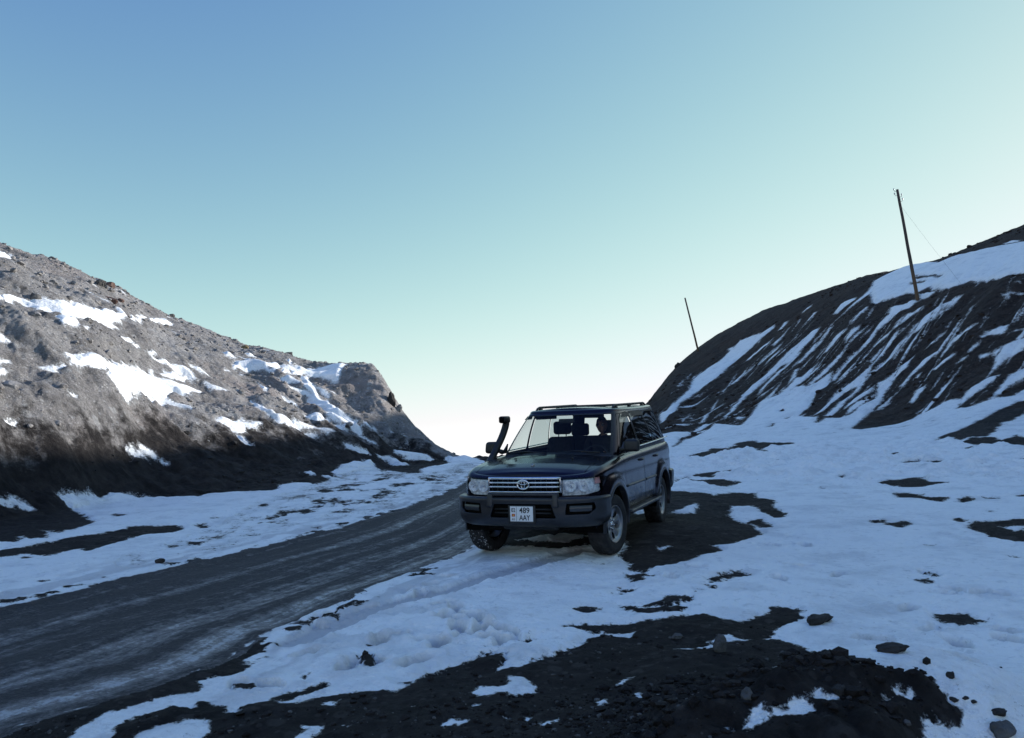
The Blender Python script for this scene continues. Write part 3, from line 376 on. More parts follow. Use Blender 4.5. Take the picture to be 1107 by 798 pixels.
def height(x, y, fine=True):
    z, c, az, r = base_height(x, y)
    hill = sstep(1.9, 2.7, c)
    left = sstep(4, -1, az)*sstep(-175, -120, az); right = sstep(7, 13, az)
    hl = hill*left; hr = hill*right
    # left hill: humps and gullies running down to the road (+x)
    wx = x+1.5*noise2(x*.13, y*.13+31); wy = y+1.5*noise2(x*.13+17, y*.13)
    nl = 1.0*noise2(wx*.10, wy*.15+3)+.55*noise2(wx*.2+7, wy*.33)+.6*(.28-np.abs(noise2(wx*.35, wy*.75)))-.12
    fade = 1-sstep(3.0, 3.9, c)*.85
    z = z+hl*fade*nl*np.clip(r/45, .25, 1)*sstep(1.5, -9, az)
    bank = hl*sstep(2.02, 2.35, c)*sstep(3.6, 3.0, c)*sstep(2, -6, az)
    vx = x+.6*noise2(x*.5, y*.5+9); vy = y+.6*noise2(x*.5+5, y*.5)
    nb = .62*(.30-np.abs(noise2(vy*.30, vx*.11+7)))+.40*(.28-np.abs(noise2(vy*.62+4, vx*.30)))+.30*noise2(vx*.45, vy*.7+2)
    z = z+bank*nb*np.clip(r/32, .5, 1.15)
    # right hill: erosion gullies down the fall line
    p = x*.60-y*.80; q = x*.80+y*.60
    p = p+.8*noise2(q*.12, p*.12)
    nr = .26*noise2(p*.42, q*.05)+.20*(.4-np.abs(noise2(p*.7+11, q*.07)))+.10*noise2(p*1.7, q*.16)
    steep = sstep(2.0, 2.4, c)*sstep(3.6, 3.0, c)
    z = z+hr*(nr*(.15+.85*steep)+.5*noise2(x*.07, y*.07)*sstep(2, 3, c))
    # valley floor
    fl = 1-hill
    z = z+fl*(.035*noise2(x*.45, y*.45)+.05*noise2(x*.15+5, y*.15)*sstep(3, 12, r))
    z = z+mound(x, y)
    return z, c, az, r

# ---------------------------------------------------------------- scene basics
S = bpy.context.scene
COL = S.collection
CAM_H = 1.72027
CAM_M = ((0.998492, 0.0, 0.05489), (0.006562, 0.992829, -0.11936), (-0.054497, 0.11954, 0.991333))   # columns of interest: right, forward, up
SUN_AZ, SUN_EL = 63., 15.1

def tag(o, label=None, cat=None, group=None, kind=None):
    if label: o['label'] = label
    if cat: o['category'] = cat
    if group: o['group'] = group
    if kind: o['kind'] = kind
    return o

def new_mat(name):
    m = bpy.data.materials.new(name); m.use_nodes = True
    nt = m.node_tree; bs = nt.nodes['Principled BSDF']
    return m, nt, bs

class NB:
    """tiny node-building helper"""
    def __init__(s, nt): s.nt = nt
    def n(s, typ, **kw):
        nd = s.nt.nodes.new(typ)
        for k, v in kw.items(): setattr(nd, k, v)
        return nd
    def put(s, sock, v):
        if isinstance(v, bpy.types.NodeSocket): s.nt.links.new(v, sock)
        elif v is not None: sock.default_value = v
    def math(s, op, a, b=None, c=None, clamp=False):
        nd = s.n('ShaderNodeMath', operation=op); nd.use_clamp = clamp
        s.put(nd.inputs[0], a)
        if b is not None: s.put(nd.inputs[1], b)
        if c is not None: s.put(nd.inputs[2], c)
        return nd.outputs[0]
    def attr(s, name):
        return s.n('ShaderNodeAttribute', attribute_name=name).outputs['Fac']
    def noise(s, vec, scale, detail=4, rough=.55, dist=0):
        nd = s.n('ShaderNodeTexNoise'); s.put(nd.inputs['Vector'], vec)
        nd.inputs['Scale'].default_value = scale; nd.inputs['Detail'].default_value = detail
        nd.inputs['Roughness'].default_value = rough; nd.inputs['Distortion'].default_value = dist
        return nd.outputs['Fac']
    def ramp(s, x, a, b, lo=0., hi=1., smooth=True):
        nd = s.n('ShaderNodeMapRange', interpolation_type='SMOOTHSTEP' if smooth else 'LINEAR')
        s.put(nd.inputs[0], x)
        for i, v in zip((1, 2, 3, 4), (a, b, lo, hi)): s.put(nd.inputs[i], v)
        return nd.outputs[0]
    def mix(s, f, a, b):
        nd = s.n('ShaderNodeMix', data_type='RGBA')
        s.put(nd.inputs[0], f)
        s.put(nd.inputs[6], a if isinstance(a, bpy.types.NodeSocket) else (*a, 1))
        s.put(nd.inputs[7], b if isinstance(b, bpy.types.NodeSocket) else (*b, 1))
        return nd.outputs[2]
    def scale(s, vec, v, rot=0):
        nd = s.n('ShaderNodeMapping'); s.put(nd.inputs['Vector'], vec)
        nd.inputs['Scale'].default_value = v; nd.inputs['Rotation'].default_value = (0, 0, rot)
        return nd.outputs[0]
    def bump(s, h, strength, dist, normal=None):
        nd = s.n('ShaderNodeBump'); s.put(nd.inputs['Height'], h)
        nd.inputs['Strength'].default_value = strength; nd.inputs['Distance'].default_value = dist
        if normal is not None: s.put(nd.inputs['Normal'], normal)
        return nd.outputs[0]

def mesh_obj(name, verts, faces, mat=None, parent=None, smooth=True, normals=None):
    me = bpy.data.meshes.new(name)
    me.from_pydata([tuple(v) for v in verts], [], [tuple(f) for f in faces])
    if mat: me.materials.append(mat)
    me.polygons.foreach_set('use_smooth', [smooth]*len(me.polygons))
    if normals is not None: me.normals_split_custom_set_from_vertices(normals)
    o = bpy.data.objects.new(name, me); COL.objects.link(o)
    if parent: o.parent = parent
    return o

# ---------------------------------------------------------------- camera
cd = bpy.data.cameras.new('camera'); cam = bpy.data.objects.new('camera', cd); COL.objects.link(cam)
cd.sensor_width = 36.; cd.lens = 869/1107*36; cd.clip_start = .05; cd.clip_end = 30000
R_ = Matrix(((CAM_M[0][0], CAM_M[0][2], -CAM_M[0][1]), (CAM_M[1][0], CAM_M[1][2], -CAM_M[1][1]), (CAM_M[2][0], CAM_M[2][2], -CAM_M[2][1])))
cam.matrix_world = Matrix.Translation((0, 0, CAM_H)) @ R_.to_4x4()
S.camera = cam

# ---------------------------------------------------------------- light
sd = bpy.data.lights.new('sun', 'SUN'); sun = bpy.data.objects.new('sun', sd); COL.objects.link(sun)
sd.energy = SUN_E; sd.angle = math.radians(.53); sd.color = (1, .965, .92)
az, el = math.radians(SUN_AZ), math.radians(SUN_EL)
to_sun = Vector((math.sin(az)*math.cos(el), math.cos(az)*math.cos(el), math.sin(el)))
sun.rotation_euler = (-to_sun).to_track_quat('-Z', 'Y').to_euler(); sun.location = to_sun*80
W = bpy.data.worlds.new('World'); S.world = W; W.use_nodes = True
wn = NB(W.node_tree); bg = W.node_tree.nodes['Background']
sk = wn.n('ShaderNodeTexSky', sky_type='NISHITA'); sk.sun_disc = False
sk.sun_elevation = el; sk.sun_rotation = az
sk.altitude = 3000; sk.air_density = .7; sk.dust_density = 1.; sk.ozone_density = 2.
# cold, thin mountain air: each channel of the sky gets its own contrast, ln(out) = (a ln x + b) ln x + c
sp = wn.n('ShaderNodeSeparateColor'); cb = wn.n('ShaderNodeCombineColor'); wn.put(sp.inputs[0], sk.outputs[0])
for i_, (a_, b_, c_, top_) in enumerate(((-.3203, -.4592, -.0778, .46), (-.3866, -.6627, -.3228, .42), (.0312, .4788, .1873, .70))):
    l_ = wn.math('LOGARITHM', wn.math('MINIMUM', wn.math('MAXIMUM', wn.math('MULTIPLY', sp.outputs[i_], .1), .004), top_), math.e)
    wn.put(cb.inputs[i_], wn.math('MULTIPLY', wn.math('EXPONENT', wn.math('ADD', wn.math('MULTIPLY', wn.math('ADD', wn.math('MULTIPLY', l_, a_), b_), l_), c_)), SKY_K/.15))
# the sky high overhead is brightened to add light on the shaded snow
dz = wn.n('ShaderNodeSeparateXYZ'); wn.put(dz.inputs[0], wn.n('ShaderNodeTexCoord').outputs['Generated'])
zm = wn.n('ShaderNodeMix', data_type='RGBA', blend_type='MULTIPLY'); wn.put(zm.inputs[0], wn.ramp(dz.outputs[2], .56, .92))
ch = [cb.inputs[i_].links[0].from_socket for i_ in range(3)]
wn.put(cb.inputs[1], wn.math('MAXIMUM', ch[1], wn.math('MULTIPLY', ch[0], .995))); wn.put(cb.inputs[2], wn.math('MAXIMUM', ch[2], wn.math('MULTIPLY', ch[0], .995)))
wn.put(zm.inputs[6], cb.outputs[0]); zm.inputs[7].default_value = ZENITH
wn.put(bg.inputs['Color'], zm.outputs[2]); bg.inputs['Strength'].default_value = .15

S.view_settings.view_transform = 'Standard'; S.view_settings.look = 'None'
S.view_settings.gamma = 1; S.view_settings.use_curve_mapping = False
S.view_settings.exposure = EXPOSURE

# ---------------------------------------------------------------- ground sheet
def seg_sdf(px, py, poly):
    """signed distance (positive inside) of points to a closed polygon"""
    d2 = np.full(px.shape, 1e12); ins = np.zeros(px.shape, bool); n = len(poly)
    for i in range(n):
        ax, ay = poly[i]; bx, by = poly[(i+1) % n]
        ex, ey = bx-ax, by-ay; L = ex*ex+ey*ey+1e-12
        wx, wy = px-ax, py-ay
        t = np.clip((wx*ex+wy*ey)/L, 0, 1)
        d2 = np.minimum(d2, (wx-ex*t)**2+(wy-ey*t)**2)
        if ay != by:
            c = ((ay > py) != (by > py)) & (px < (bx-ax)*(py-ay)/(by-ay)+ax)
            ins ^= c
    d = np.sqrt(d2)
    return np.where(ins, d, -d)

def line_dist(px, py, pts):
    d2 = np.full(px.shape, 1e12); s = np.zeros(px.shape); acc = 0.
    for (ax, ay), (bx, by) in zip(pts[:-1], pts[1:]):
        ex, ey = bx-ax, by-ay; L = ex*ex+ey*ey+1e-12
        t = np.clip(((px-ax)*ex+(py-ay)*ey)/L, 0, 1)
        q = (px-ax-ex*t)**2+(py-ay-ey*t)**2
        m = q < d2; d2 = np.where(m, q, d2); s = np.where(m, acc+t*math.sqrt(L), s); acc += math.sqrt(L)
    return np.sqrt(d2), s

def build_ground():
    fine = np.arange(-36.5, 36.51, AZ_STEP)
    outL = -36.5-np.cumsum(np.geomspace(.1, 6, 60)); outL = outL[outL > -179.][::-1]
    outR = 36.5+np.cumsum(np.geomspace(.1, 6, 60)); outR = outR[outR < 179.]
    A = np.concatenate([[-180.], outL, fine, outR])
    r = [.05, .4, .8, 1.2, 1.6, 2., 2.4, 2.8, 3.1, 3.4]
    while r[-1] < 6000:
        q = r[-1]
        st = (.0042 if q < 15 else .0017 if q < 62 else .0026 if q < 95 else .006 if q < 140 else .02 if q < 400 else .06)*RES
        r.append(q*(1+st))
    r = np.array(r)
    nA, nR = len(A), len(r)
    az = np.radians(A)
    X = (r[:, None]*np.sin(az)[None]).ravel(); Y = (r[:, None]*np.cos(az)[None]).ravel()
    Z, C, AZ, RR = height(X, Y)
    # ---- ragged edges: warp the lookup with noise of several sizes, each only where the sheet resolves it
    wx = np.zeros_like(X); wy = np.zeros_like(X)
    for k, lam in enumerate((.08, .2, .5, 1.2, 3.)):
        w = lam*.17*np.where((AZ > 9) & (C > 1.9), .45 if lam < 1 else .12, np.where(C > 1.95, 1.2, 1.))*np.clip(1.6-lam/(.035*RR), 0, 1)*np.clip(lam/(.0035*RR)-.3, 0, 1)
        wx += w*noise2(X/lam+13*k, Y/lam); wy += w*noise2(X/lam+5, Y/lam+17*k)
    QX, QY = X+wx, Y+wy
    unit = .0018*RR
    # ---- snow cover: signed distances of the patches painted in order
    sn = np.full(X.shape, -9.)
    near = RR < 190
    for kind, poly in PATCHES:
        pa = np.array(poly); m = 2.5 if len(poly) < 60 else 6.
        m = min(m, max(.3, .04*np.hypot(*pa.mean(0))))
        sel = np.flatnonzero(near & (QX > pa[:, 0].min()-m) & (QX < pa[:, 0].max()+m) & (QY > pa[:, 1].min()-m) & (QY < pa[:, 1].max()+m))
        if not len(sel): continue
        d = seg_sdf(QX[sel], QY[sel], poly)
        if kind == 'z':                                         # half-bare strip: grit shows through in broken streaks along the road
            a_ = QX[sel]*.98+QY[sel]*.2; b_ = QY[sel]*.98-QX[sel]*.2
            q_ = .5*noise2(a_*1.1, b_*.55)+.35*noise2(a_*3.1, b_*1.3+9)+.25*noise2(a_*8, b_*3.4)
            sn[sel] = np.minimum(sn[sel], (.17-q_*sstep(-.3, 1.2, d))*.35+np.where(d < -.3, 9, 0)); continue
        sn[sel] = np.maximum(sn[sel], d) if kind == 's' else np.minimum(sn[sel], -d)
    left = sstep(4, -1, AZ); right = sstep(7, 13, AZ)
    hill = sstep(1.9, 2.3, C)
    sn = np.where((np.abs(AZ) > 60) & (RR > 45), np.maximum(sn, np.minimum((-Y-38-.35*np.abs(X)+6*noise2(X*.05, Y*.05))*.2, 3)), sn)     # added unseen snow slope behind the camera, throws sunlight onto the car's front
    # small leftovers of snow in the gullies of both hills, bare specks in the valley snow
    p = X*.60-Y*.80; q = X*.80+Y*.60; pw = p+.5*noise2(q*.2, p*.2)
    st = .55*noise2(pw*1.1, q*.16)+.45*noise2(pw*2.6+7, q*.35)+.28*noise2(X*.12, Y*.12+9)
    low = sstep(3.1, 2.2, C)
    sn = np.where((right*hill > .5) & (C < 3.3), np.maximum(sn, (st-.47+.10*low)*.9-.0*sn), sn)
    fs = .6*noise2(p*1.9+.35*noise2(q*.3, p*.3), q*.11)+.5*noise2(p*4.6+3, q*.22)+.25*noise2(p*9, q*.6)
    stp = (right*hill > .5) & (C > 2.03) & (C < 3.02)
    sn = np.where(stp, np.minimum(sn, (.47+.5*sstep(2.5, 2.05, C)+.4*sstep(15, 11, AZ)-fs)*.55), sn); sn = np.where(stp, np.maximum(sn, (fs-.55-.25*sstep(2.75, 3., C)-.3*sstep(15, 11, AZ))*.55), sn)
    sl = .5*noise2(X*.5, Y*.8)+.5*noise2(X*1.4+3, Y*2.1)
    sn = np.where((left*hill > .5) & (C > 2.5), np.maximum(sn, (sl-.70)*.8), sn)
    sp = .5*noise2(X*1.3+50, Y*.9)+.5*noise2(X*3.7, Y*2.6+50)+.35*noise2(X*.25+3, Y*.25)
    sn = np.where((hill < .5) & (sn > 0) & (RR > 6), np.minimum(sn, (.93-sp)*.25), sn)
    sn = np.where((left*hill > .5) & (sn > -1), sn+.15*np.clip(RR/45, .3, 1), sn)
    # ---- road
    poly = ROAD_EDGE_A+ROAD_EDGE_B[::-1]
    rs = np.full(X.shape, -9.); T = np.zeros(X.shape); SS = np.zeros(X.shape)
    sel = np.flatnonzero(RR < 45)
    rs[sel] = seg_sdf(X[sel], Y[sel], poly)
    da, s1 = line_dist(X[sel], Y[sel], ROAD_EDGE_A); db, s2 = line_dist(X[sel], Y[sel], ROAD_EDGE_B)
    T[sel] = da/(da+db+1e-6); SS[sel] = s1
    roadm = sstep(-.15, .25, rs)
    ed = (rs > -1.6) & (rs < .3)                                   # the snow verge is eaten away in ragged tongues
    sn = np.where(ed, np.minimum(sn, (-rs+.38*noise2(SS*1.1, rs*1.6)+.24*noise2(SS*3.3+5, rs*4.5)+.12*noise2(SS*9, rs*9)+.06)*.7), sn)
    # ---- small relief
    det = np.zeros_like(X)
    dirtm = sstep(1, -1, sn/unit)
    for lam, amp in ((3.2, .17), (1.6, .13), (.8, .085), (.4, .055), (.2, .035), (.1, .02), (.05, .006)):
        res = np.clip(lam/(.0055*RR)-.3, 0, 1)
        if lam > 1: m = hill
        else: m = hill*1.0+(1-hill)*.32
        n_ = noise2(X/lam+lam*91, Y/lam)
        rough = 1-2*np.abs(noise2(X/lam*.8+lam*33, Y/lam*.8+4))
        bill = np.abs(noise2(X/lam*1.3+5*lam, Y/lam*1.3+71)); g = np.where(left*hill > .5, .35*n_+.75*(bill-.28)+.35*(rough-.45), .6*n_+.5*(rough-.45))
        det += amp*res*g*dirtm*m*(1-roadm*.75)*np.where(right*hill > .5, .7, 1.15)
    mz = sstep(.05, .22, mound(X, Y))
    for lam, amp in ((.5, .06), (.28, .065), (.14, .034), (.07, .015), (.04, .006)):
        det += amp*np.abs(noise2(X/lam+7, Y/lam))*sstep(.02, -.10, sn)*(.15+.85*mz)*sstep(12, 7, RR)*(1-roadm)
    snm = sstep(0, 4, sn/unit)*(1-roadm)
    # snow lies a few centimetres thick, wind-packed, lumpy where it was walked on and ploughed
    det += snm*(.022+.11*hill)*sstep(0, .12+.2*hill+.6*sstep(-1.2, -.1, rs), sn)
    lump = .5*noise2(X/.9, Y/.7)+.5*noise2(X/.35+3, Y/.3)
    rough = sstep(.05, .5, noise2(X*.33+4, Y*.33)+.25)*(1-hill)
    zone = np.zeros_like(X)
    for cx_, cy_, rx_, ry_, am_ in ((-1.2, 7.2, 1.5, 1.6, 1.), (-.3, 6.3, 1.2, .8, 1.), (2.6, 8.6, 1.2, 1.0, .8), (4.2, 7.3, 1.3, 1.2, .8), (3.6, 11.5, 1.5, 1.5, .7), (2.0, 7.6, .9, .6, .8), (4.0, 5.3, 1., 1., .5)):
        zone = np.maximum(zone, am_*np.exp(-((X-cx_)/rx_)**2-((Y-cy_)/ry_)**2))
    rough = np.maximum(rough*.6, zone)*(1-hill)*sstep(0, -.5, rs)
    crumb = np.abs(noise2(X/.17, Y/.15)); crumb2 = np.abs(noise2(X/.075+3, Y/.07))*np.clip(1.4-RR/9, 0, 1)
    det += snm*(.020*noise2(X/1.1, Y/.8+40)+.010*noise2(X/.5+8, Y/.4)+rough*(.050*np.maximum(lump, -.15)*.5+.034*crumb+.022*crumb2))*(1-hill*.5)
    plough = sstep(16, 24, RR)*sstep(1.95, 1.2, C)*sstep(2, 8, AZ)
    det += snm*plough*.17*np.maximum(noise2(X/.9+9, Y/.9)+.6*noise2(X/.4, Y/.4)+.35*np.abs(noise2(X/.2, Y/.2)), -.12)
    dirt_shade = .55*sstep(-1.6, -.05, rs)*sstep(.02, .5, noise2(SS*.9, rs*3.5)+.5*noise2(SS*3.1, rs*8+3)+.2)*(rs < .3)*(RR < 45)
    dirt_shade = np.maximum(dirt_shade, .30*rough*sstep(.1, .5, noise2(X*2.1, Y*2.1)))  # grime spots on lumpy snow, also standing in for weak shading of the lumps
    # tyre track leading from under the car, and boot prints
    sel = np.flatnonzero(RR < 14)
    dt, s_ = line_dist(X[sel]+.02*noise2(X[sel]*3, Y[sel]*3), Y[sel], TRACK)
    inr = sstep(.17, .12, dt)*(1-roadm[sel])
    tread = .5+.5*np.sin(s_*2*math.pi/.085+np.sign(noise2(s_*9, dt*30))*.6)
    det[sel] += inr*(-.026-.010*tread)+sstep(.06, .0, np.abs(dt-.2))*.02*(1-roadm[sel])*(.6+noise2(X[sel]*9, Y[sel]*9))
    dirt_shade[sel] = np.maximum(dirt_shade[sel], inr*.7)
    for i, (fx, fy) in enumerate(PRINTS):
        sl_ = np.flatnonzero((np.abs(X-fx) < .5) & (np.abs(Y-fy) < .5))
        a = .5+1.3*math.sin(i*2.7); cx, sx = math.cos(a), math.sin(a)
        lx = (X[sl_]-fx)*cx+(Y[sl_]-fy)*sx; ly = -(X[sl_]-fx)*sx+(Y[sl_]-fy)*cx
        e = np.sqrt((lx/.16)**2+(ly/.075)**2)+.25*noise2(X[sl_]*11, Y[sl_]*11)
        det[sl_] += snm[sl_]*(-.070*sstep(1.1, .6, e)+.018*sstep(.0, .5, e-.9)*sstep(2.1, 1.3, e)*np.clip(.5+noise2(X[sl_]*8+i, Y[sl_]*8), 0, 2))
        dirt_shade[sl_] = np.maximum(dirt_shade[sl_], snm[sl_]*.7*sstep(1.1, .6, e))  # prints darkened to paint in the shade of their hollows
    # ruts along the road
    det += roadm*(-.02+.012*np.cos(T*2*math.pi*3.4+.6)+.012*noise2(SS*.5, T*9)+.006*noise2(X/.12, Y/.12)*sstep(20, 8, RR))
    det *= sstep(1.0, 3., RR)
    Z = Z+det
    idx = np.arange(nA*nR).reshape(nR, nA)
    a = idx[:-1]; b = idx[1:]
    F = np.stack([a, np.roll(a, -1, 1), np.roll(b, -1, 1), b], -1).reshape(-1, 4)
    # face order so that normals point up
    F = F[:, ::-1]
    V = np.stack([X, Y, Z], 1)
    fn = np.cross(V[F[:, 2]]-V[F[:, 0]], V[F[:, 3]]-V[F[:, 1]])
    N = np.zeros_like(V)
    for k in range(4): 
        for ax in range(3): N[:, ax] += np.bincount(F[:, k], fn[:, ax], len(V))
    N /= np.linalg.norm(N, axis=1)[:, None]+1e-12
    if N[:, 2].mean() < 0: N = -N; F = F[:, ::-1]
    fc = C[F].mean(1); fa = AZ[F[:, 0]]; fr = rs[F].max(1)
    reg = np.where(fc >= 2.0, np.where(fa < 2.5, 1, 2), 0)
    reg = np.where((fr > -.07) & (reg == 0), 3, reg)
    reg = np.where((fr > -.07) & (RR[F[:, 0]] < 42), 3, reg)
    sun_ = np.clip(sn/unit, -12, 12)
    for k, name in enumerate(('ground', 'hill_left', 'hill_right', 'road')):
        f = F[reg == k]; used = np.unique(f)
        mp = np.full(len(V), -1); mp[used] = np.arange(len(used))
        me = bpy.data.meshes.new(name)
        me.vertices.add(len(used)); me.vertices.foreach_set('co', V[used].astype(np.float32).ravel())
        me.loops.add(f.size); me.loops.foreach_set('vertex_index', mp[f].astype(np.int32).ravel())
        me.polygons.add(len(f)); me.polygons.foreach_set('loop_start', np.arange(0, f.size, 4, dtype=np.int32))
        me.polygons.foreach_set('use_smooth', np.ones(len(f), bool))
        for an, arr in (('snow', sun_), ('along', SS), ('across', T), ('dirt_shade', dirt_shade), ('inroad', np.clip(rs, -1, 9)), ('linec', C-.45*sstep(-9.5, -7.5, AZ)*sstep(3.75, 3.3, C))):  # lowered on the left hill's nose so the painted shade climbs higher
            at = me.attributes.new(an, 'FLOAT', 'POINT'); at.data.foreach_set('value', arr[used].astype(np.float32))
        me.update(calc_edges=True)
        me.normals_split_custom_set_from_vertices(N[used].astype(np.float32))
        me.materials.append(GROUND_MATS[name])
        o = bpy.data.objects.new(name, me); COL.objects.link(o); o['kind'] = 'structure'
    def zat(x, y):
        """height of the finished sheet"""
        i = np.searchsorted(r, math.hypot(x, y))-1; j = np.searchsorted(A, math.degrees(math.atan2(x, y)))-1
        return float(Z[idx[i, j]])
    return zat

def ground_material(name, lo, mid, hi, red, streak=False, bank_shade=None, bd=.06):
    m, nt, bs = new_mat(name); b = NB(nt)
    pos = b.n('ShaderNodeNewGeometry').outputs['Position']
    n1 = b.noise(pos, .35, 5, .6); n2 = b.noise(pos, 2.2, 6, .65); n3 = b.noise(pos, 14, 5, .7)
    if streak:
        sc = b.scale(pos, (.25, 2.2, .25), math.radians(-24)); n1 = b.noise(sc, 1.0, 5, .6)
    c = b.mix(b.ramp(n2, .32, .68), lo, mid)
    c = b.mix(b.ramp(b.math('ADD', b.math('MULTIPLY', n1, .6), b.math('MULTIPLY', n3, .4)), .45, .68), c, hi)
    c = b.mix(b.math('MULTIPLY', b.ramp(b.noise(pos, .16, 4, .6), .52, .68), .7), c, red)
    vo = b.n('ShaderNodeTexVoronoi'); b.put(vo.inputs['Vector'], pos); vo.inputs['Scale'].default_value = 9
    c = b.mix(b.math('MULTIPLY', b.ramp(vo.outputs['Distance'], .30, .12), b.ramp(n2, .5, .66)), c, tuple(min(1, q*1.55) for q in hi))
    ln_ = b.n('ShaderNodeVectorMath', operation='LENGTH'); b.put(ln_.inputs[0], pos); dist_ = ln_.outputs['Value']
    # scattered pale and dark stones down to the size of a fist
    for sc_, lo_, k_ in ((2.3, .34, .55), (5.5, .36, .6), (17, .40, .5)):
        v2 = b.n('ShaderNodeTexVoronoi'); b.put(v2.inputs['Vector'], pos); v2.inputs['Scale'].default_value = sc_
        hs = b.n('ShaderNodeSeparateColor'); b.put(hs.inputs[0], v2.outputs['Color'])
        m_ = b.math('MULTIPLY', b.ramp(v2.outputs['Distance'], lo_, lo_*.6), k_)
        c = b.mix(b.math('MULTIPLY', m_, b.ramp(hs.outputs[0], .72, .8)), c, tuple(min(.5, q*1.5) for q in hi))
        c = b.mix(b.math('MULTIPLY', m_, b.ramp(hs.outputs[0], .30, .22)), c, tuple(q*.5 for q in lo))
    if bank_shade is not None:                                          # lower bank: darker earth that also paints in the shade below the shadow line
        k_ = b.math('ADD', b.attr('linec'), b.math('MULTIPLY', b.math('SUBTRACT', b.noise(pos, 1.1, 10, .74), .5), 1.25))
        c = b.mix(b.ramp(k_, 2.84, 2.56), c, b.mix(b.ramp(n2, .35, .68), bank_shade[0], bank_shade[1]))
    # snow over it
    s = b.math('ADD', b.attr('snow'), b.math('MULTIPLY', b.math('SUBTRACT', b.noise(pos, 16, 6, .75), .5), b.ramp(b.n('ShaderNodeVectorMath', operation='LENGTH', **{}).outputs['Value'] if False else dist_, 7, 26, 17, 8)))
    s = b.math('ADD', s, b.math('MULTIPLY', b.math('SUBTRACT', b.noise(pos, 3.2, 5, .65), .5), b.ramp(dist_, 7, 26, 11, 5)))
    f = b.ramp(s, -.7, 1.3)
    dirt = b.math('MULTIPLY', b.ramp(b.noise(pos, .55, 5, .65), .46, .72), b.ramp(n3, .40, .62))
    snow = b.mix(b.math('MULTIPLY', dirt, .22), SNOW, (.42, .38, .36))
    # old crust, fresh powder and grit
    cr = b.math('MULTIPLY', b.ramp(b.noise(pos, 1.1, 7, .68), .50, .66), .45); snow = b.mix(cr, snow, (.60, .62, .65))
    cr = b.math('MULTIPLY', b.ramp(b.noise(pos, 7., 6, .75), .54, .66), .5); snow = b.mix(cr, snow, (.55, .56, .58))
    gr = b.math('MULTIPLY', b.ramp(b.noise(pos, 22, 5, .8), .60, .68), b.ramp(b.noise(pos, .8, 4, .6), .46, .60)); snow = b.mix(b.math('MULTIPLY', gr, .7), snow, (.20, .18, .17))
    snow = b.mix(b.attr('dirt_shade'), snow, (.36, .35, .38))
    col = b.mix(f, c, snow)
    nt.links.new(col, bs.inputs['Base Color'])
    b.put(bs.inputs['Roughness'], b.ramp(f, 0, 1, .92, .62)); bs.inputs['Specular IOR Level'].default_value = .25
    crust = b.math('ADD', b.noise(pos, 5, 6, .7), b.math('MULTIPLY', b.noise(b.scale(pos, (1, 2.2, 1), .5), 2.0, 5, .6), 1.2))
    rock = b.math('MULTIPLY', b.noise(pos, 2.6, 12, .76), bd/.06*2.2)
    hgt = b.n('ShaderNodeMix', data_type='FLOAT'); b.put(hgt.inputs[0], f); b.put(hgt.inputs[2], rock); b.put(hgt.inputs[3], b.math('ADD', b.math('MULTIPLY', crust, .8), .6))
    nt.links.new(b.bump(hgt.outputs[0], 1., .075), bs.inputs['Normal'])
    return m

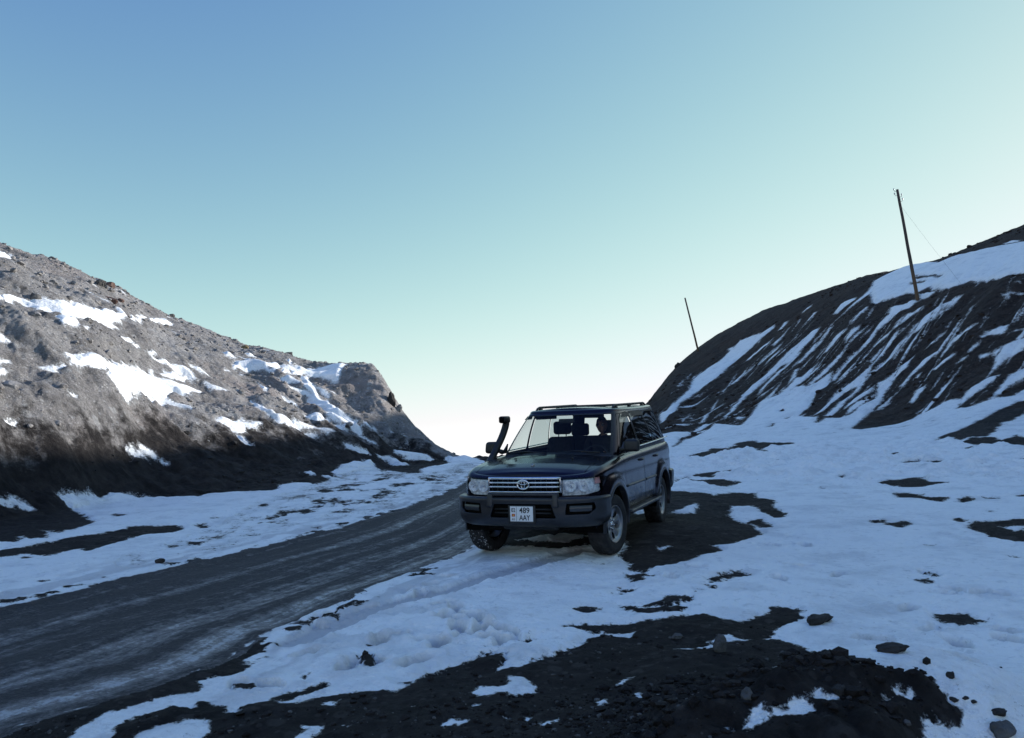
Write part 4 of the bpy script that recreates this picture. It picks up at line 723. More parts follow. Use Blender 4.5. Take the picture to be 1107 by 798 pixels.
def road_material():
    m, nt, bs = new_mat('icy_dirt_road'); b = NB(nt)
    pos = b.n('ShaderNodeNewGeometry').outputs['Position']
    cx = b.n('ShaderNodeCombineXYZ'); b.put(cx.inputs[0], b.math('MULTIPLY', b.attr('along'), .10)); b.put(cx.inputs[1], b.math('MULTIPLY', b.attr('across'), 6.5))
    st = b.noise(cx.outputs[0], 1.6, 5, .62, .3)
    cx2 = b.n('ShaderNodeCombineXYZ'); b.put(cx2.inputs[0], b.math('MULTIPLY', b.attr('along'), .35)); b.put(cx2.inputs[1], b.math('MULTIPLY', b.attr('across'), 26.))
    st2 = b.noise(cx2.outputs[0], 1.4, 4, .6)
    n2 = b.noise(pos, 6, 6, .7); n3 = b.noise(pos, 30, 4, .7)
    t = b.attr('across')
    # bands of packed ice between the wheel tracks, widest on the near side
    def band(c, w): return b.ramp(b.math('ABSOLUTE', b.math('SUBTRACT', t, c)), w, 0.)
    bands = b.math('ADD', b.math('MULTIPLY', band(.33, .07), .75), b.math('MULTIPLY', band(.50, .05), .3))
    bands = b.math('ADD', bands, b.math('MULTIPLY', band(.70, .10), .8)); bands = b.math('ADD', bands, b.math('MULTIPLY', band(.92, .12), 1.0))
    k = b.math('ADD', b.math('MULTIPLY', bands, .5), b.math('MULTIPLY', b.math('SUBTRACT', st, .5), 1.7))
    k = b.math('ADD', k, b.math('MULTIPLY', b.math('SUBTRACT', st2, .5), .9))
    k = b.math('ADD', k, b.math('MULTIPLY', b.math('SUBTRACT', n2, .5), 1.35)); k = b.math('ADD', k, b.math('MULTIPLY', b.math('SUBTRACT', n3, .5), .6))
    f = b.ramp(k, -.05, .75)
    c = b.mix(b.ramp(n3, .35, .7), (.026, .023, .025), (.058, .052, .054))
    c = b.mix(f, c, ROAD_ICE)
    w = b.ramp(b.math('ADD', k, b.math('MULTIPLY', b.math('SUBTRACT', n3, .5), .5)), .52, .85)
    c = b.mix(b.math('MULTIPLY', w, .8), c, (.55, .57, .62))
    s = b.math('ADD', b.attr('snow'), b.math('MULTIPLY', b.math('SUBTRACT', b.noise(pos, 9, 5, .7), .5), 9.))
    sf = b.ramp(s, -.6, 1.6)
    c = b.mix(sf, c, SNOW)
    nt.links.new(c, bs.inputs['Base Color'])
    b.put(bs.inputs['Roughness'], b.ramp(f, 0, 1, .8, .42)); bs.inputs['Specular IOR Level'].default_value = .45
    nt.links.new(b.bump(b.math('ADD', b.math('MULTIPLY', n3, .8), b.math('ADD', st2, b.math('MULTIPLY', n2, 1.4))), .9, .05), bs.inputs['Normal'])
    return m

GROUND_MATS = dict(ground=ground_material('dark_gravelly_soil', (.012, .010, .0105), (.026, .0215, .022), (.052, .045, .043), (.036, .028, .023)),
                   hill_left=ground_material('grey_brown_scree', *LEFTCOL, bank_shade=((.020, .0165, .0155), (.062, .052, .047)), bd=.13),
                   hill_right=ground_material('dark_brown_scree', (.026, .0175, .0145), (.048, .034, .028), (.076, .058, .050), (.062, .040, .029), True, bd=.10),
                   road=road_material())
zat = build_ground()

# ---------------------------------------------------------------- stones
def stone_material(name, a, c, snowy=0.):
    m, nt, bs = new_mat(name); b = NB(nt)
    tc = b.n('ShaderNodeTexCoord').outputs['Object']; geo = b.n('ShaderNodeNewGeometry')
    n1 = b.noise(tc, 3., 6, .7); n2 = b.noise(tc, 14., 4, .7)
    col = b.mix(b.ramp(n1, .35, .68), a, c)
    col = b.mix(b.math('MULTIPLY', b.ramp(n2, .5, .7), .5), col, tuple(q*.45 for q in a))
    nt.links.new(col, bs.inputs['Base Color']); bs.inputs['Roughness'].default_value = .9; bs.inputs['Specular IOR Level'].default_value = .2
    nt.links.new(b.bump(b.math('ADD', n1, b.math('MULTIPLY', n2, .5)), .8, .05), bs.inputs['Normal'])
    return m
ST = dict(soil=stone_material('dark_earth_clod', (.011, .009, .009), (.028, .024, .024)), grey=stone_material('grey_stone', (.07, .068, .07), (.15, .145, .14)), dark=stone_material('dark_stone', (.030, .028, .028), (.06, .055, .052)),
          pale=stone_material('pale_stone', (.16, .15, .14), (.30, .28, .26)), red=stone_material('reddish_rock', (.10, .06, .05), (.19, .13, .11)),
          ochre=stone_material('ochre_rock', (.16, .12, .07), (.26, .20, .12)))
_ico = None
def stone_mesh(seed, subdiv=4, facets=9, rough=.16):
    rs = np.random.RandomState(seed)
    bm = bmesh.new(); bmesh.ops.create_icosphere(bm, subdivisions=subdiv, radius=1)
    V = np.array([v.co for v in bm.verts]); F = [[v.index for v in f.verts] for f in bm.faces]; bm.free()
    D = V/np.linalg.norm(V, axis=1)[:, None]
    pl = rs.normal(size=(facets, 3)); pl /= np.linalg.norm(pl, axis=1)[:, None]; h = rs.uniform(.55, .92, facets)
    k = np.where(D@pl.T > .05, h[None]/np.maximum(D@pl.T, .05), 9).min(1)
    rad = np.minimum(k, 1.05)
    o = rs.uniform(0, 50, 2)
    rad = rad*(1+rough*(noise2(D[:, 0]*1.7+o[0], D[:, 1]*1.7+D[:, 2]*1.3+o[1])+.45*noise2(D[:, 0]*4.5+o[1], D[:, 2]*4.5+D[:, 1]*3)+.2*noise2(D[:, 1]*11+o[1], D[:, 2]*11+D[:, 0]*8)))
    return D*rad[:, None], F

def stone(name, x, y, size, rz, kind, label, cat, seed, sink=.3, tilt=(0, 0), group=None, subdiv=4):
    V, F = stone_mesh(seed, subdiv)
    o = mesh_obj(name, V*np.array(size)[None]*.5, F, ST[kind], smooth=(size[0] < .5))
    o.location = (x, y, zat(x, y)+size[2]*(.5-sink)); o.rotation_euler = (tilt[0], tilt[1], rz)
    return tag(o, label, cat, group)
for i, (nm, x, y, size, rz, kind, label, cat, sink, tilt, grp) in enumerate(STONES):
    stone(nm, x, y, size, rz, kind, label, cat, 100+i, sink, tilt, grp)

# loose gravel and clods on the bare soil: nobody could count them
def gravel(name, n, seed, areas, mat, rmin, rmax):
    rs = np.random.RandomState(seed); protos = [stone_mesh(400+k, 1, 6, .2) for k in range(6)]
    VV = []; FF = []; off = 0
    ar = np.array(areas)[rs.randint(len(areas), size=n*3)]
    cx_ = ar[:, 0]+(ar[:, 1]-ar[:, 0])*rs.rand(n*3); cy_ = ar[:, 2]+(ar[:, 3]-ar[:, 2])*rs.rand(n*3)
    v = np.full(n*3, -9.)
    for kd, poly in NEARP:
        if kd == 'z': continue
        d = seg_sdf(cx_, cy_, poly); v = np.maximum(v, d) if kd == 's' else np.minimum(v, -d)
    keep = np.flatnonzero((v < -.02) | (rs.rand(n*3) < .004))[:n]
    for x, y in zip(cx_[keep], cy_[keep]):
        s = rmin*(rmax/rmin)**(rs.rand()**3.0)
        V, F = protos[rs.randint(6)]
        an = rs.uniform(0, 6.28); c, s_ = math.cos(an), math.sin(an)
        P = V*np.array([s, s*rs.uniform(.6, 1), s*rs.uniform(.45, .8)])
        P = np.stack([P[:, 0]*c-P[:, 1]*s_+x, P[:, 0]*s_+P[:, 1]*c+y, P[:, 2]+zat(x, y)+s*.15], 1)
        VV.append(P); FF += [[q+off for q in f] for f in F]; off += len(P)
    o = mesh_obj(name, np.concatenate(VV), FF, mat, smooth=False); o['kind'] = 'stuff'; return o
NEARP = [(k, q) for k, q in PATCHES if min(p[1] for p in q) < 8.5]
gravel('gravel', 2200, 3, [(-1.2, 3.0, 3.6, 6.6), (-.6, 2.6, 3.7, 5.2), (-3., 1., 3.6, 5.)], ST['soil'], .006, .035)
gravel('clods', 1500, 9, [(.4, 3.1, 3.7, 5.3), (.9, 2.6, 4.0, 5.0)], ST['soil'], .008, .055)
gravel('pale_gravel', 650, 4, [(-1.2, 3.0, 3.6, 6.6), (-3., 1., 3.6, 5.)], ST['grey'], .006, .026)

# frost-shattered rubble on the hillsides
def scree(name, n, seed, az0, az1, r0, r1, c0, c1, mat, smin, smax):
    rs = np.random.RandomState(seed); protos = [stone_mesh(600+k, 2, 7, .22) for k in range(7)]
    a = np.radians(rs.uniform(az0, az1, n*5)); r_ = np.sqrt(rs.uniform(r0*r0, r1*r1, n*5))
    x, y = r_*np.sin(a), r_*np.cos(a); _, c, _, _ = base_height(x, y)
    clump = noise2(x*.35+seed, y*.35)+.5*noise2(x*1.1, y*1.1+seed)
    ok = np.flatnonzero((c > c0) & (c < c1) & (clump > rs.uniform(-.6, .7, n*5))); x, y = x[ok], y[ok]
    v = np.full(len(x), -9.)
    for kd, poly in PATCHES:
        if kd == 'z': continue
        d = seg_sdf(x, y, poly); v = np.maximum(v, d) if kd == 's' else np.minimum(v, -d)
    k = np.flatnonzero(v < -.1)[:n]; VV = []; FF = []; off = 0
    for px, py in zip(x[k], y[k]):
        s = smin*(smax/smin)**(rs.rand()**2.6)*.5; V, F = protos[rs.randint(7)]
        R3 = Matrix.Rotation(rs.uniform(0, 6.28), 3, 'Z') @ Matrix.Rotation(rs.uniform(-.5, .5), 3, 'X')
        P = (V*np.array([s, s*rs.uniform(.6, 1), s*rs.uniform(.4, .8)]))@np.array(R3).T+np.array([px, py, zat(px, py)+s*.12])
        VV.append(P); FF += [[q+off for q in f] for f in F]; off += len(P)
    o = mesh_obj(name, np.concatenate(VV), FF, mat, smooth=False); o['kind'] = 'stuff'
ST['scree'] = stone_material('grey_brown_scree_stone', (.16, .15, .142), (.36, .34, .33))
ST['brown'] = stone_material('dark_brown_rubble', (.022, .016, .014), (.060, .046, .040))
scree('scree', 2600, 21, -36, -1, 17, 56, 2.72, 3.98, ST['scree'], .06, .40)
scree('dark_rubble', 1100, 22, -36, 0, 13, 42, 2.05, 2.8, ST['dark'], .05, .28)
scree('brown_rubble', 1800, 23, 9, 38, 40, 90, 2.1, 3.9, ST['brown'], .10, .50)

# ---------------------------------------------------------------- poles
def tube(name, pts, rad, mat, parent=None, seg=10, cap=True, smooth=True):
    P = [Vector(p) for p in pts]; n = len(P); rads = rad if isinstance(rad, (list, tuple)) else [rad]*n
    V = []; F = []; prev = None
    for i, p in enumerate(P):
        d = (P[min(i+1, n-1)]-P[max(i-1, 0)]).normalized()
        if prev is None:
            a = d.orthogonal().normalized()
        else:
            a = (prev-d*prev.dot(d)).normalized()
        prev = a; b = d.cross(a)
        for k in range(seg):
            t = 2*math.pi*k/seg
            V.append(p+(a*math.cos(t)+b*math.sin(t))*rads[i])
    for i in range(n-1):
        for k in range(seg):
            F.append((i*seg+k, i*seg+(k+1) % seg, (i+1)*seg+(k+1) % seg, (i+1)*seg+k))
    if cap:
        F.append(tuple(range(seg))[::-1]); F.append(tuple((n-1)*seg+k for k in range(seg)))
    return mesh_obj(name, V, F, mat, parent, smooth)

def wood_material():
    m, nt, bs = new_mat('weathered_pole_wood'); b = NB(nt)
    tc = b.n('ShaderNodeTexCoord').outputs['Object']
    n1 = b.noise(b.scale(tc, (9, 9, .5)), 1.5, 5, .65); z = b.n('ShaderNodeSeparateXYZ'); b.put(z.inputs[0], tc)
    col = b.mix(n1, (.035, .030, .032), (.085, .070, .062))
    lowc = b.mix(n1, (.07, .042, .025), (.16, .10, .06))
    col = b.mix(b.ramp(b.math('ADD', z.outputs[2], b.math('MULTIPLY', n1, 1.2)), 3.4, 2.2), col, lowc)
    nt.links.new(col, bs.inputs['Base Color']); bs.inputs['Roughness'].default_value = .85
    nt.links.new(b.bump(n1, .6, .02), bs.inputs['Normal']); return m
WOOD = wood_material()
def plain(name, col, rough=.6, metal=0., spec=.5, coat=0., noise=0., nscale=20., **kw):
    m, nt, bs = new_mat(name); b = NB(nt)
    bs.inputs['Roughness'].default_value = rough; bs.inputs['Metallic'].default_value = metal
    bs.inputs['Specular IOR Level'].default_value = spec; bs.inputs['Coat Weight'].default_value = coat; bs.inputs['Coat Roughness'].default_value = kw.get('crough', .05)
    tc = b.n('ShaderNodeTexCoord').outputs['Object']; n1 = b.noise(tc, nscale, 4, .6)
    c = b.mix(b.math('MULTIPLY', b.ramp(n1, .35, .7), noise if noise else .15), col, tuple(q*.55 for q in col))
    nt.links.new(c, bs.inputs['Base Color'])
    b.put(bs.inputs['Roughness'], b.ramp(n1, .3, .7, rough*.85, min(1, rough*1.15)))
    return m
PORC = plain('porcelain_insulator', (.62, .62, .6), .3); IRON = plain('galvanised_iron', (.12, .12, .125), .5, .7)
def pole(base, top, r0, r1, label, parts, seed):
    t = bpy.data.objects.new('utility_pole', None); COL.objects.link(t); t.location = base; t.empty_display_size = .3
    tag(t, label, 'utility pole', 'utility poles along the right hill')
    d = Vector(top)-Vector(base); L = d.length; u = d/L
    pts = [u*(-.5)]; rs = random.Random(seed)
    for k in range(9): pts.append(u*(L*k/8)+Vector((rs.uniform(-1, 1), rs.uniform(-1, 1), 0))*.012*(0 < k < 8))
    tube('shaft', pts, [r0]+[r0+(r1-r0)*k/8 for k in range(9)], WOOD, t, 14)
    side = Vector((1, 0, 0)); side = (side-u*side.dot(u)).normalized()
    if parts:
        for f, sg in parts:
            p = u*(L*f)
            h = tube('hook', [p, p+side*sg*.2, p+side*sg*.24+u*.14], .014, IRON, t, 6)
            q = p+side*sg*.24+u*.10
            tube('insulator', [q, q+u*.03, q+u*.06, q+u*.10, q+u*.13], [.03, .05, .035, .05, .03], PORC, t, 8)
    return t, u, L

for (bx, by, top, r0, r1, label, parts, seed) in ((28.08, 54.42, (27.39, 54.1, 19.29), .12, .085, 'tall leaning wooden pole with a stay wire on the snowy edge of the right hill', ((.985, -1), (.945, -1), (.93, 1), (.89, 1)), 1),
        (22.82, 97.24, (21.66, 96.99, 21.01), .12, .09, 'farther leaning wooden pole on the skyline of the right hill', (), 2)):
    t, u, L = pole((bx, by, zat(bx, by)), top, r0, r1, label, parts, seed)
    if parts:
        g = Vector((29.92, 52.13, zat(29.92, 52.13)-.1))-Vector(t.location)
        tube('stay_wire', [u*L*.86, (u*L*.86+g)/2-Vector((0, 0, .05)), g], .0045, IRON, t, 5)

# ---------------------------------------------------------------- the off-road car (x forward, y to its left, z up; origin on the ground under the front axle)
def carpaint():
    m, nt, bs = new_mat('black_grey_paint'); b = NB(nt)
    tc = b.n('ShaderNodeTexCoord').outputs['Object']
    z = b.n('ShaderNodeSeparateXYZ'); b.put(z.inputs[0], tc)
    dust = b.math('MULTIPLY', b.ramp(z.outputs[2], 1.05, .45), b.ramp(b.noise(tc, 5, 5, .65), .3, .75))
    col = b.mix(b.math('MULTIPLY', dust, .55), (.024, .021, .036), (.040, .037, .044))
    nt.links.new(col, bs.inputs['Base Color'])
    b.put(bs.inputs['Roughness'], b.math('ADD', .20, b.math('MULTIPLY', dust, .3))); bs.inputs['Specular IOR Level'].default_value = .15
    bs.inputs['Metallic'].default_value = .9; bs.inputs['Coat Weight'].default_value = .12; bs.inputs['Coat Roughness'].default_value = .06
    return m
PAINT = carpaint()
CLAD = plain('dusty_grey_cladding', (.036, .037, .043), .36, .3, noise=.5, nscale=7)
BLACK = plain('black_plastic', (.012, .012, .013), .55)
VOIDM = plain('deep_black', (.004, .004, .004), .9, spec=.1)
SEAL = plain('window_rubber', (.008, .008, .008), .6)
CHROME = plain('chrome', (.78, .79, .80), .12, 1.)
ALLOY = plain('alloy', (.34, .34, .35), .38, .8, noise=.4, nscale=12)
RUBBER = plain('tyre_rubber', (.016, .016, .017), .85, noise=.4, nscale=10)
FABRIC = plain('seat_fabric', (.013, .012, .012), .9)
def glassmat(name, tint, spec=.8, rough=.015):
    m, nt, bs = new_mat(name); b = NB(nt); nt.nodes.remove(bs); out = nt.nodes['Material Output']
    tr = b.n('ShaderNodeBsdfTransparent'); tr.inputs[0].default_value = (*tint, 1)
    gl = b.n('ShaderNodeBsdfGlossy'); gl.inputs['Roughness'].default_value = rough
    fr = b.n('ShaderNodeLayerWeight'); fr.inputs[0].default_value = .5
    mx = b.n('ShaderNodeMixShader'); b.put(mx.inputs[0], b.math('MULTIPLY', b.math('ADD', .04, b.math('MULTIPLY', b.math('POWER', fr.outputs['Facing'], 5.), .9)), spec))
    nt.links.new(tr.outputs[0], mx.inputs[1]); nt.links.new(gl.outputs[0], mx.inputs[2]); nt.links.new(mx.outputs[0], out.inputs[0])
    return m
G_FRONT = glassmat('windscreen_glass', (.72, .78, .77), .45); G_SIDE = glassmat('side_glass', (.84, .90, .90)); G_DARK = glassmat('tinted_glass', (.62, .70, .70))
G_DIMMED = glassmat('dimmed_left_glass', (.16, .19, .20))  # left panes only: the darkness of the cabin view is put into the tint
G_LENS = glassmat('lamp_glass', (.95, .96, .97), .9)
def reflector_mat():
    m, nt, bs = new_mat('lamp_reflector'); b = NB(nt)
    tc = b.n('ShaderNodeTexCoord').outputs['Object']
    vo = b.n('ShaderNodeTexVoronoi'); b.put(vo.inputs['Vector'], b.scale(tc, (16, 34, 34)))
    n1 = b.noise(tc, 26, 3, .6)
    nt.links.new(b.mix(b.ramp(n1, .40, .60), (.60, .62, .68), (.95, .97, .99)), bs.inputs['Base Color'])
    bs.inputs['Metallic'].default_value = .15; bs.inputs['Roughness'].default_value = .18
    nt.links.new(b.bump(vo.outputs['Distance'], .35, .03), bs.inputs['Normal']); return m
REFL = reflector_mat(); BOWL = plain('lamp_bowl_silver', (.80, .82, .86), .18, .55)
FOGM = plain('fog_lamp_glass', (.05, .052, .06), .15, .1)
AMBER = plain('amber_lens', (.70, .36, .34), .25); WHITE = plain('plate_white', (.80, .80, .80), .4, noise=.08)
INK = plain('plate_black', (.012, .012, .012), .5); RED = plain('flag_red', (.60, .03, .03), .5); YEL = plain('flag_yellow', (.75, .55, .05), .5)
INT = plain('interior_trim', (.007, .007, .007), .8, spec=.2)

car = bpy.data.objects.new('off_road_car', None); COL.objects.link(car)
tag(car, 'black boxy off-road car with snorkel and roof rails parked on the snowy roadside', 'car')

def chaikin(P, k=4, keep=True):
    P = np.array(P, float)
    for _ in range(k):
        Q = np.empty((2*len(P)-2, P.shape[1])); Q[0::2] = .75*P[:-1]+.25*P[1:]; Q[1::2] = .25*P[:-1]+.75*P[1:]
        P = np.vstack([P[:1], Q, P[-1:]])
    return P
def resample(P, n, w=None):
    s = np.concatenate([[0], np.cumsum(np.linalg.norm(np.diff(P, axis=0), axis=1))]); t = np.linspace(0, s[-1], n)
    return np.stack([np.interp(t, s, P[:, k]) for k in range(P.shape[1])], 1)
def grid_surf(G, closed_u=False, flip=False):
    """G (nv, nu, 3) -> verts, quads"""
    nv, nu = G.shape[:2]; idx = np.arange(nv*nu).reshape(nv, nu)
    a = idx[:-1, :-1]; b = idx[:-1, 1:]; c = idx[1:, 1:]; d = idx[1:, :-1]
    if closed_u:
        a = idx[:-1]; b = np.roll(idx, -1, 1)[:-1]; c = np.roll(idx, -1, 1)[1:]; d = idx[1:]
    F = np.stack([a, b, c, d], -1).reshape(-1, 4)
    if flip: F = F[:, ::-1]
    return G.reshape(-1, 3), F
class Surf:
    """triangle soup with shared vertices, smooth normals and extra columns, cut exactly along scalar fields"""
    def __init__(s, V, F, extra=None):
        V = np.asarray(V, float); F = np.asarray(F)
        T = np.vstack([F[:, [0, 1, 2]], F[:, [0, 2, 3]]]) if F.shape[1] == 4 else F
        n = np.cross(V[T[:, 1]]-V[T[:, 0]], V[T[:, 2]]-V[T[:, 0]])
        N = np.zeros_like(V)
        for k in range(3): np.add.at(N, T[:, k], n)
        s.D = np.hstack([V, N]+([extra] if extra is not None else [])); s.T = T
    def cut(s, f):
        """split along f = 0 -> (part with f > 0, part with f < 0)"""
        f = np.where(np.abs(f) < 1e-9, 1e-9, f); pos = f > 0; k = pos[s.T].sum(1)
        out = []
        D = [d for d in s.D]; cache = {}
        def mid(i, j):
            key = (min(i, j), max(i, j))
            if key not in cache:
                t = f[i]/(f[i]-f[j]); D.append(s.D[i]*(1-t)+s.D[j]*t); cache[key] = len(D)-1
            return cache[key]
        P = [tuple(t) for t in s.T[k == 3]]; Q = [tuple(t) for t in s.T[k == 0]]
        for t in s.T[(k == 1) | (k == 2)]:
            lone_pos = pos[t].sum() == 1
            r = int(np.flatnonzero(pos[t] == lone_pos)[0]); a, b, c = t[r], t[(r+1) % 3], t[(r+2) % 3]
            ab, ac = mid(a, b), mid(a, c)
            A, B = (P, Q) if lone_pos else (Q, P)
            A.append((a, ab, ac)); B.append((ab, b, c)); B.append((ab, c, ac))
        DD = np.array(D)
        for L in (P, Q):
            r = Surf.__new__(Surf); r.D = DD
            r.T = np.array(L, int).reshape(-1, 3); r.clean(); out.append(r)
        return out
    def clean(s):
        u = np.unique(s.T); mp = np.full(len(s.D), -1); mp[u] = np.arange(len(u)); s.D = s.D[u]; s.T = mp[s.T]
    V = property(lambda s: s.D[:, :3]); E = property(lambda s: s.D[:, 6:])
    @property
    def N(s):
        n = s.D[:, 3:6]; return n/(np.linalg.norm(n, axis=1)[:, None]+1e-12)
    def offset(s, d):
        r = Surf.__new__(Surf); r.D = s.D.copy(); r.T = s.T; r.D[:, :3] += s.N*d; return r
    def obj(s, name, mat, parent=car, thick=0.):
        if len(s.T) == 0: return None
        o = mesh_obj(name, s.V, s.T, mat, parent, True, s.N)
        if thick:
            md = o.modifiers.new('shell', 'SOLIDIFY'); md.thickness = thick; md.offset = -1
        return o
def join(*S_):
    S_ = [q for q in S_ if q is not None and len(q.T)]
    r = Surf.__new__(Surf); off = 0; D = []; T = []
    for q in S_: D.append(q.D[:, :6]); T.append(q.T+off); off += len(q.D)
    r.D = np.vstack(D); r.T = np.vstack(T); return r
def multi(name, parts, parent=car):
    """one mesh out of several surfaces with a material each"""
    off = 0; V = []; T = []; N = []; mi = []; mats = []
    for q, m in parts:
        if q is None or not len(q.T): continue
        V.append(q.V); N.append(q.N); T.append(q.T+off); off += len(q.D)
        if m not in mats: mats.append(m)
        mi += [mats.index(m)]*len(q.T)
    o = mesh_obj(name, np.vstack(V), np.vstack(T), None, parent, True, None)
    for m in mats: o.data.materials.append(m)
    o.data.polygons.foreach_set('material_index', mi); o.data.normals_split_custom_set_from_vertices(np.vstack(N)); return o
def sdf2(a, b, poly, r=0.): return seg_sdf(a, b, poly)+r
def rbox(name, lo, hi, mat, parent=car, r=.02, seg=3, taper=None):
    bm = bmesh.new(); bmesh.ops.create_cube(bm, size=1)
    lo = Vector(lo); hi = Vector(hi)
    for v in bm.verts:
        v.co = Vector((lo[k]+(hi[k]-lo[k])*(v.co[k]+.5) for k in range(3)))
        if taper and v.co.z > (lo.z+hi.z)/2:
            c = (lo+hi)/2; v.co.x = c.x+(v.co.x-c.x)*taper[0]+taper[2]; v.co.y = c.y+(v.co.y-c.y)*taper[1]
    if r: bmesh.ops.bevel(bm, geom=list(bm.edges), offset=r, segments=seg, affect='EDGES', profile=.5)
    V = [v.co.copy() for v in bm.verts]; F = [[v.index for v in f.verts] for f in bm.faces]; bm.free()
    return mesh_obj(name, V, F, mat, parent, True)

WHEELS = ((0., .40), (-2.85, .40))
def full(h):                                   # half outline (front centre .. left .. rear centre) -> closed ring
    m = h[1:-1][::-1].copy(); m[:, 1] *= -1
    return np.vstack([h, m])
# ---- lower body: closed plan outline lofted from sill to shoulder
half = resample(chaikin([(.775, 0), (.765, .30), (.735, .60), (.66, .80), (.50, .895), (.2, .925), (-.6, .935), (-2.2, .935), (-3.2, .93), (-3.75, .90), (-3.92, .80), (-3.985, .5), (-4.0, 0)]), 330)
ring = full(half); nR_ = len(ring)
tg = np.roll(ring, -1, 0)-np.roll(ring, 1, 0); nr_ = np.stack([tg[:, 1], -tg[:, 0]], 1); nr_ /= np.linalg.norm(nr_, axis=1)[:, None]
if (nr_*ring+nr_*np.array([1.6, 0])).sum(1).mean() < 0: nr_ = -nr_
def ztop(x): return np.interp(x, [-4., -3.6, -.75, -.42, 0, .35, .6, .72, .78], [1.262, 1.26, 1.205, 1.188, 1.152, 1.112, 1.066, 1.036, 1.018])
wl = np.concatenate([np.linspace(0, .84, 40), .84+.16*np.sin(np.linspace(0, math.pi/2, 13))[1:]])
G = np.zeros((len(wl), nR_, 3))
for i, w in enumerate(wl):
    inset = .035*max(0, 1-w/.22)**2+.012*max(0, (w-.45)/.55)**2
    if w > .84: u = (w-.84)/.16; inset += .085*(1-math.sqrt(max(0, 1-u*u)))
    x, y = ring[:, 0], ring[:, 1]
    z = .47+w*(ztop(x)-.47)
    fl = np.zeros(nR_)
    for xc, zc in WHEELS:
        d = np.hypot((x-xc)*.97, z-zc)
        fl += .038*sstep(.66, .50, d)*(np.abs(y) > .6)
    side = (np.abs(y) > .85)
    inset = inset+side*(.008*np.exp(-((z-1.0)/.035)**2))           # crease under the window line
    G[i, :, 0] = x-nr_[:, 0]*(inset-fl*.9); G[i, :, 1] = y-nr_[:, 1]*(inset-fl); G[i, :, 2] = z
lowV, lowF = grid_surf(G, True)
low = Surf(lowV, lowF)
if (low.N[:, 1]*np.sign(low.V[:, 1])).mean() < 0: low = Surf(lowV, lowF[:, ::-1])
# hood and cowl sheet
nh = len(half); top = G[-1]; L_ = top[:nh]; Rr = np.vstack([top[0], top[nh:][::-1], top[nh-1]])
sel = np.flatnonzero(L_[:, 0] > -.62)
nj = 60; GH = np.zeros((len(sel), nj, 3))
for k, i in enumerate(sel):
    t = np.linspace(-1, 1, nj); t = np.sign(t)*(1-(1-np.abs(t))**1.3)
    Yh = abs(L_[i, 1]); y = t*Yh; x = L_[i, 0]
    z = L_[i, 2]+.040*(1-t**2)*min(1, Yh/.5)+.016*(sstep(.60, .50, np.abs(y))-1)*sstep(.75, .3, x)*(1-t**2)
    GH[k, :, 0] = x; GH[k, :, 1] = y; GH[k, :, 2] = z
hV, hF = grid_surf(GH); hood = Surf(hV, hF)
if hood.N[:, 2].mean() < 0: hood = Surf(hV, hF[:, ::-1])
# wheel openings
for xc, zc in WHEELS:
    f = np.where(np.abs(low.V[:, 1]) > .55, .452-np.hypot((low.V[:, 0]-xc)*.98, low.V[:, 2]-zc+.01), -1.)
    _, low = low.cut(f)
# openings in the front for lamps and grille
lampP = [(.462, .790), (.462, 1.006), (.70, 1.008), (.90, .995), (.925, .90), (.88, .825), (.75, .795)]
V_ = low.V; f = np.where(V_[:, 0] > .45, np.maximum(sdf2(np.abs(V_[:, 1]), V_[:, 2], lampP), np.minimum(.465-np.abs(V_[:, 1]), np.minimum(V_[:, 2]-.80, .995-V_[:, 2]))), -1.)
lampface, low = low.cut(f)
# doors
def doorsurf(S0, poly):
    f = np.where(np.abs(S0.V[:, 1]) > .6, sdf2(S0.V[:, 0], S0.V[:, 2], poly), -1.)
    a, rest = S0.cut(f-.004); gap, rest = rest.cut(np.where(np.abs(rest.V[:, 1]) > .6, sdf2(rest.V[:, 0], rest.V[:, 2], poly)+.004, -1.))
    return a, gap, rest
fd = [(-.52, .50), (-.50, .80), (-.52, 1.4), (-1.60, 1.4), (-1.60, .50)]
rd = [(-1.62, .50), (-1.62, 1.4), (-2.58, 1.4), (-2.58, 1.02)]+[(-2.85+.50*math.cos(a), .40+.50*math.sin(a)) for a in (1.05, .85, .65, .45, .25)]
d1, g1, low = doorsurf(low, fd); d2, g2, low = doorsurf(low, rd)
# hood panel with its shut line
hp = [(.9, -.70), (.9, .70), (-.36, .735), (-.36, -.735)]
fh = sdf2(hood.V[:, 0], hood.V[:, 1], hp)
hpan, rest = hood.cut(fh-.004); hgap, fender = rest.cut(sdf2(rest.V[:, 0], rest.V[:, 1], hp)+.004)
cowl, fender = fender.cut(np.where(np.abs(fender.V[:, 1]) < .78, -.37-fender.V[:, 0], -1.))

# ---- cabin
B0 = chaikin([(-.33, 0), (-.35, .38), (-.42, .66), (-.52, .80), (-.85, .862), (-2., .872), (-3.2, .868), (-3.72, .84), (-3.90, .72), (-3.955, .3), (-3.96, 0)])
B1 = chaikin([(-1.03, 0), (-1.045, .34), (-1.09, .54), (-1.19, .645), (-1.45, .69), (-2.2, .705), (-3.1, .70), (-3.48, .675), (-3.63, .56), (-3.68, .25), (-3.68, 0)])
both = resample(np.hstack([B0, B1]), 300)
b0 = full(both[:, :2]); b1 = full(both[:, 2:])
sp = np.concatenate([np.arange(300), -np.arange(1, 299)[::-1]])
us = np.concatenate([np.linspace(0, 1, 46), 1+np.linspace(0, 1, 9)[1:]])
GC = np.zeros((len(us), len(b0), 3)); EX = np.zeros((len(us), len(b0), 3))
ZB, ZR = 1.190, 1.765
def zz_(z): return ZB+(z-1.125)*(ZR-ZB)/.62
SHEAR = .022
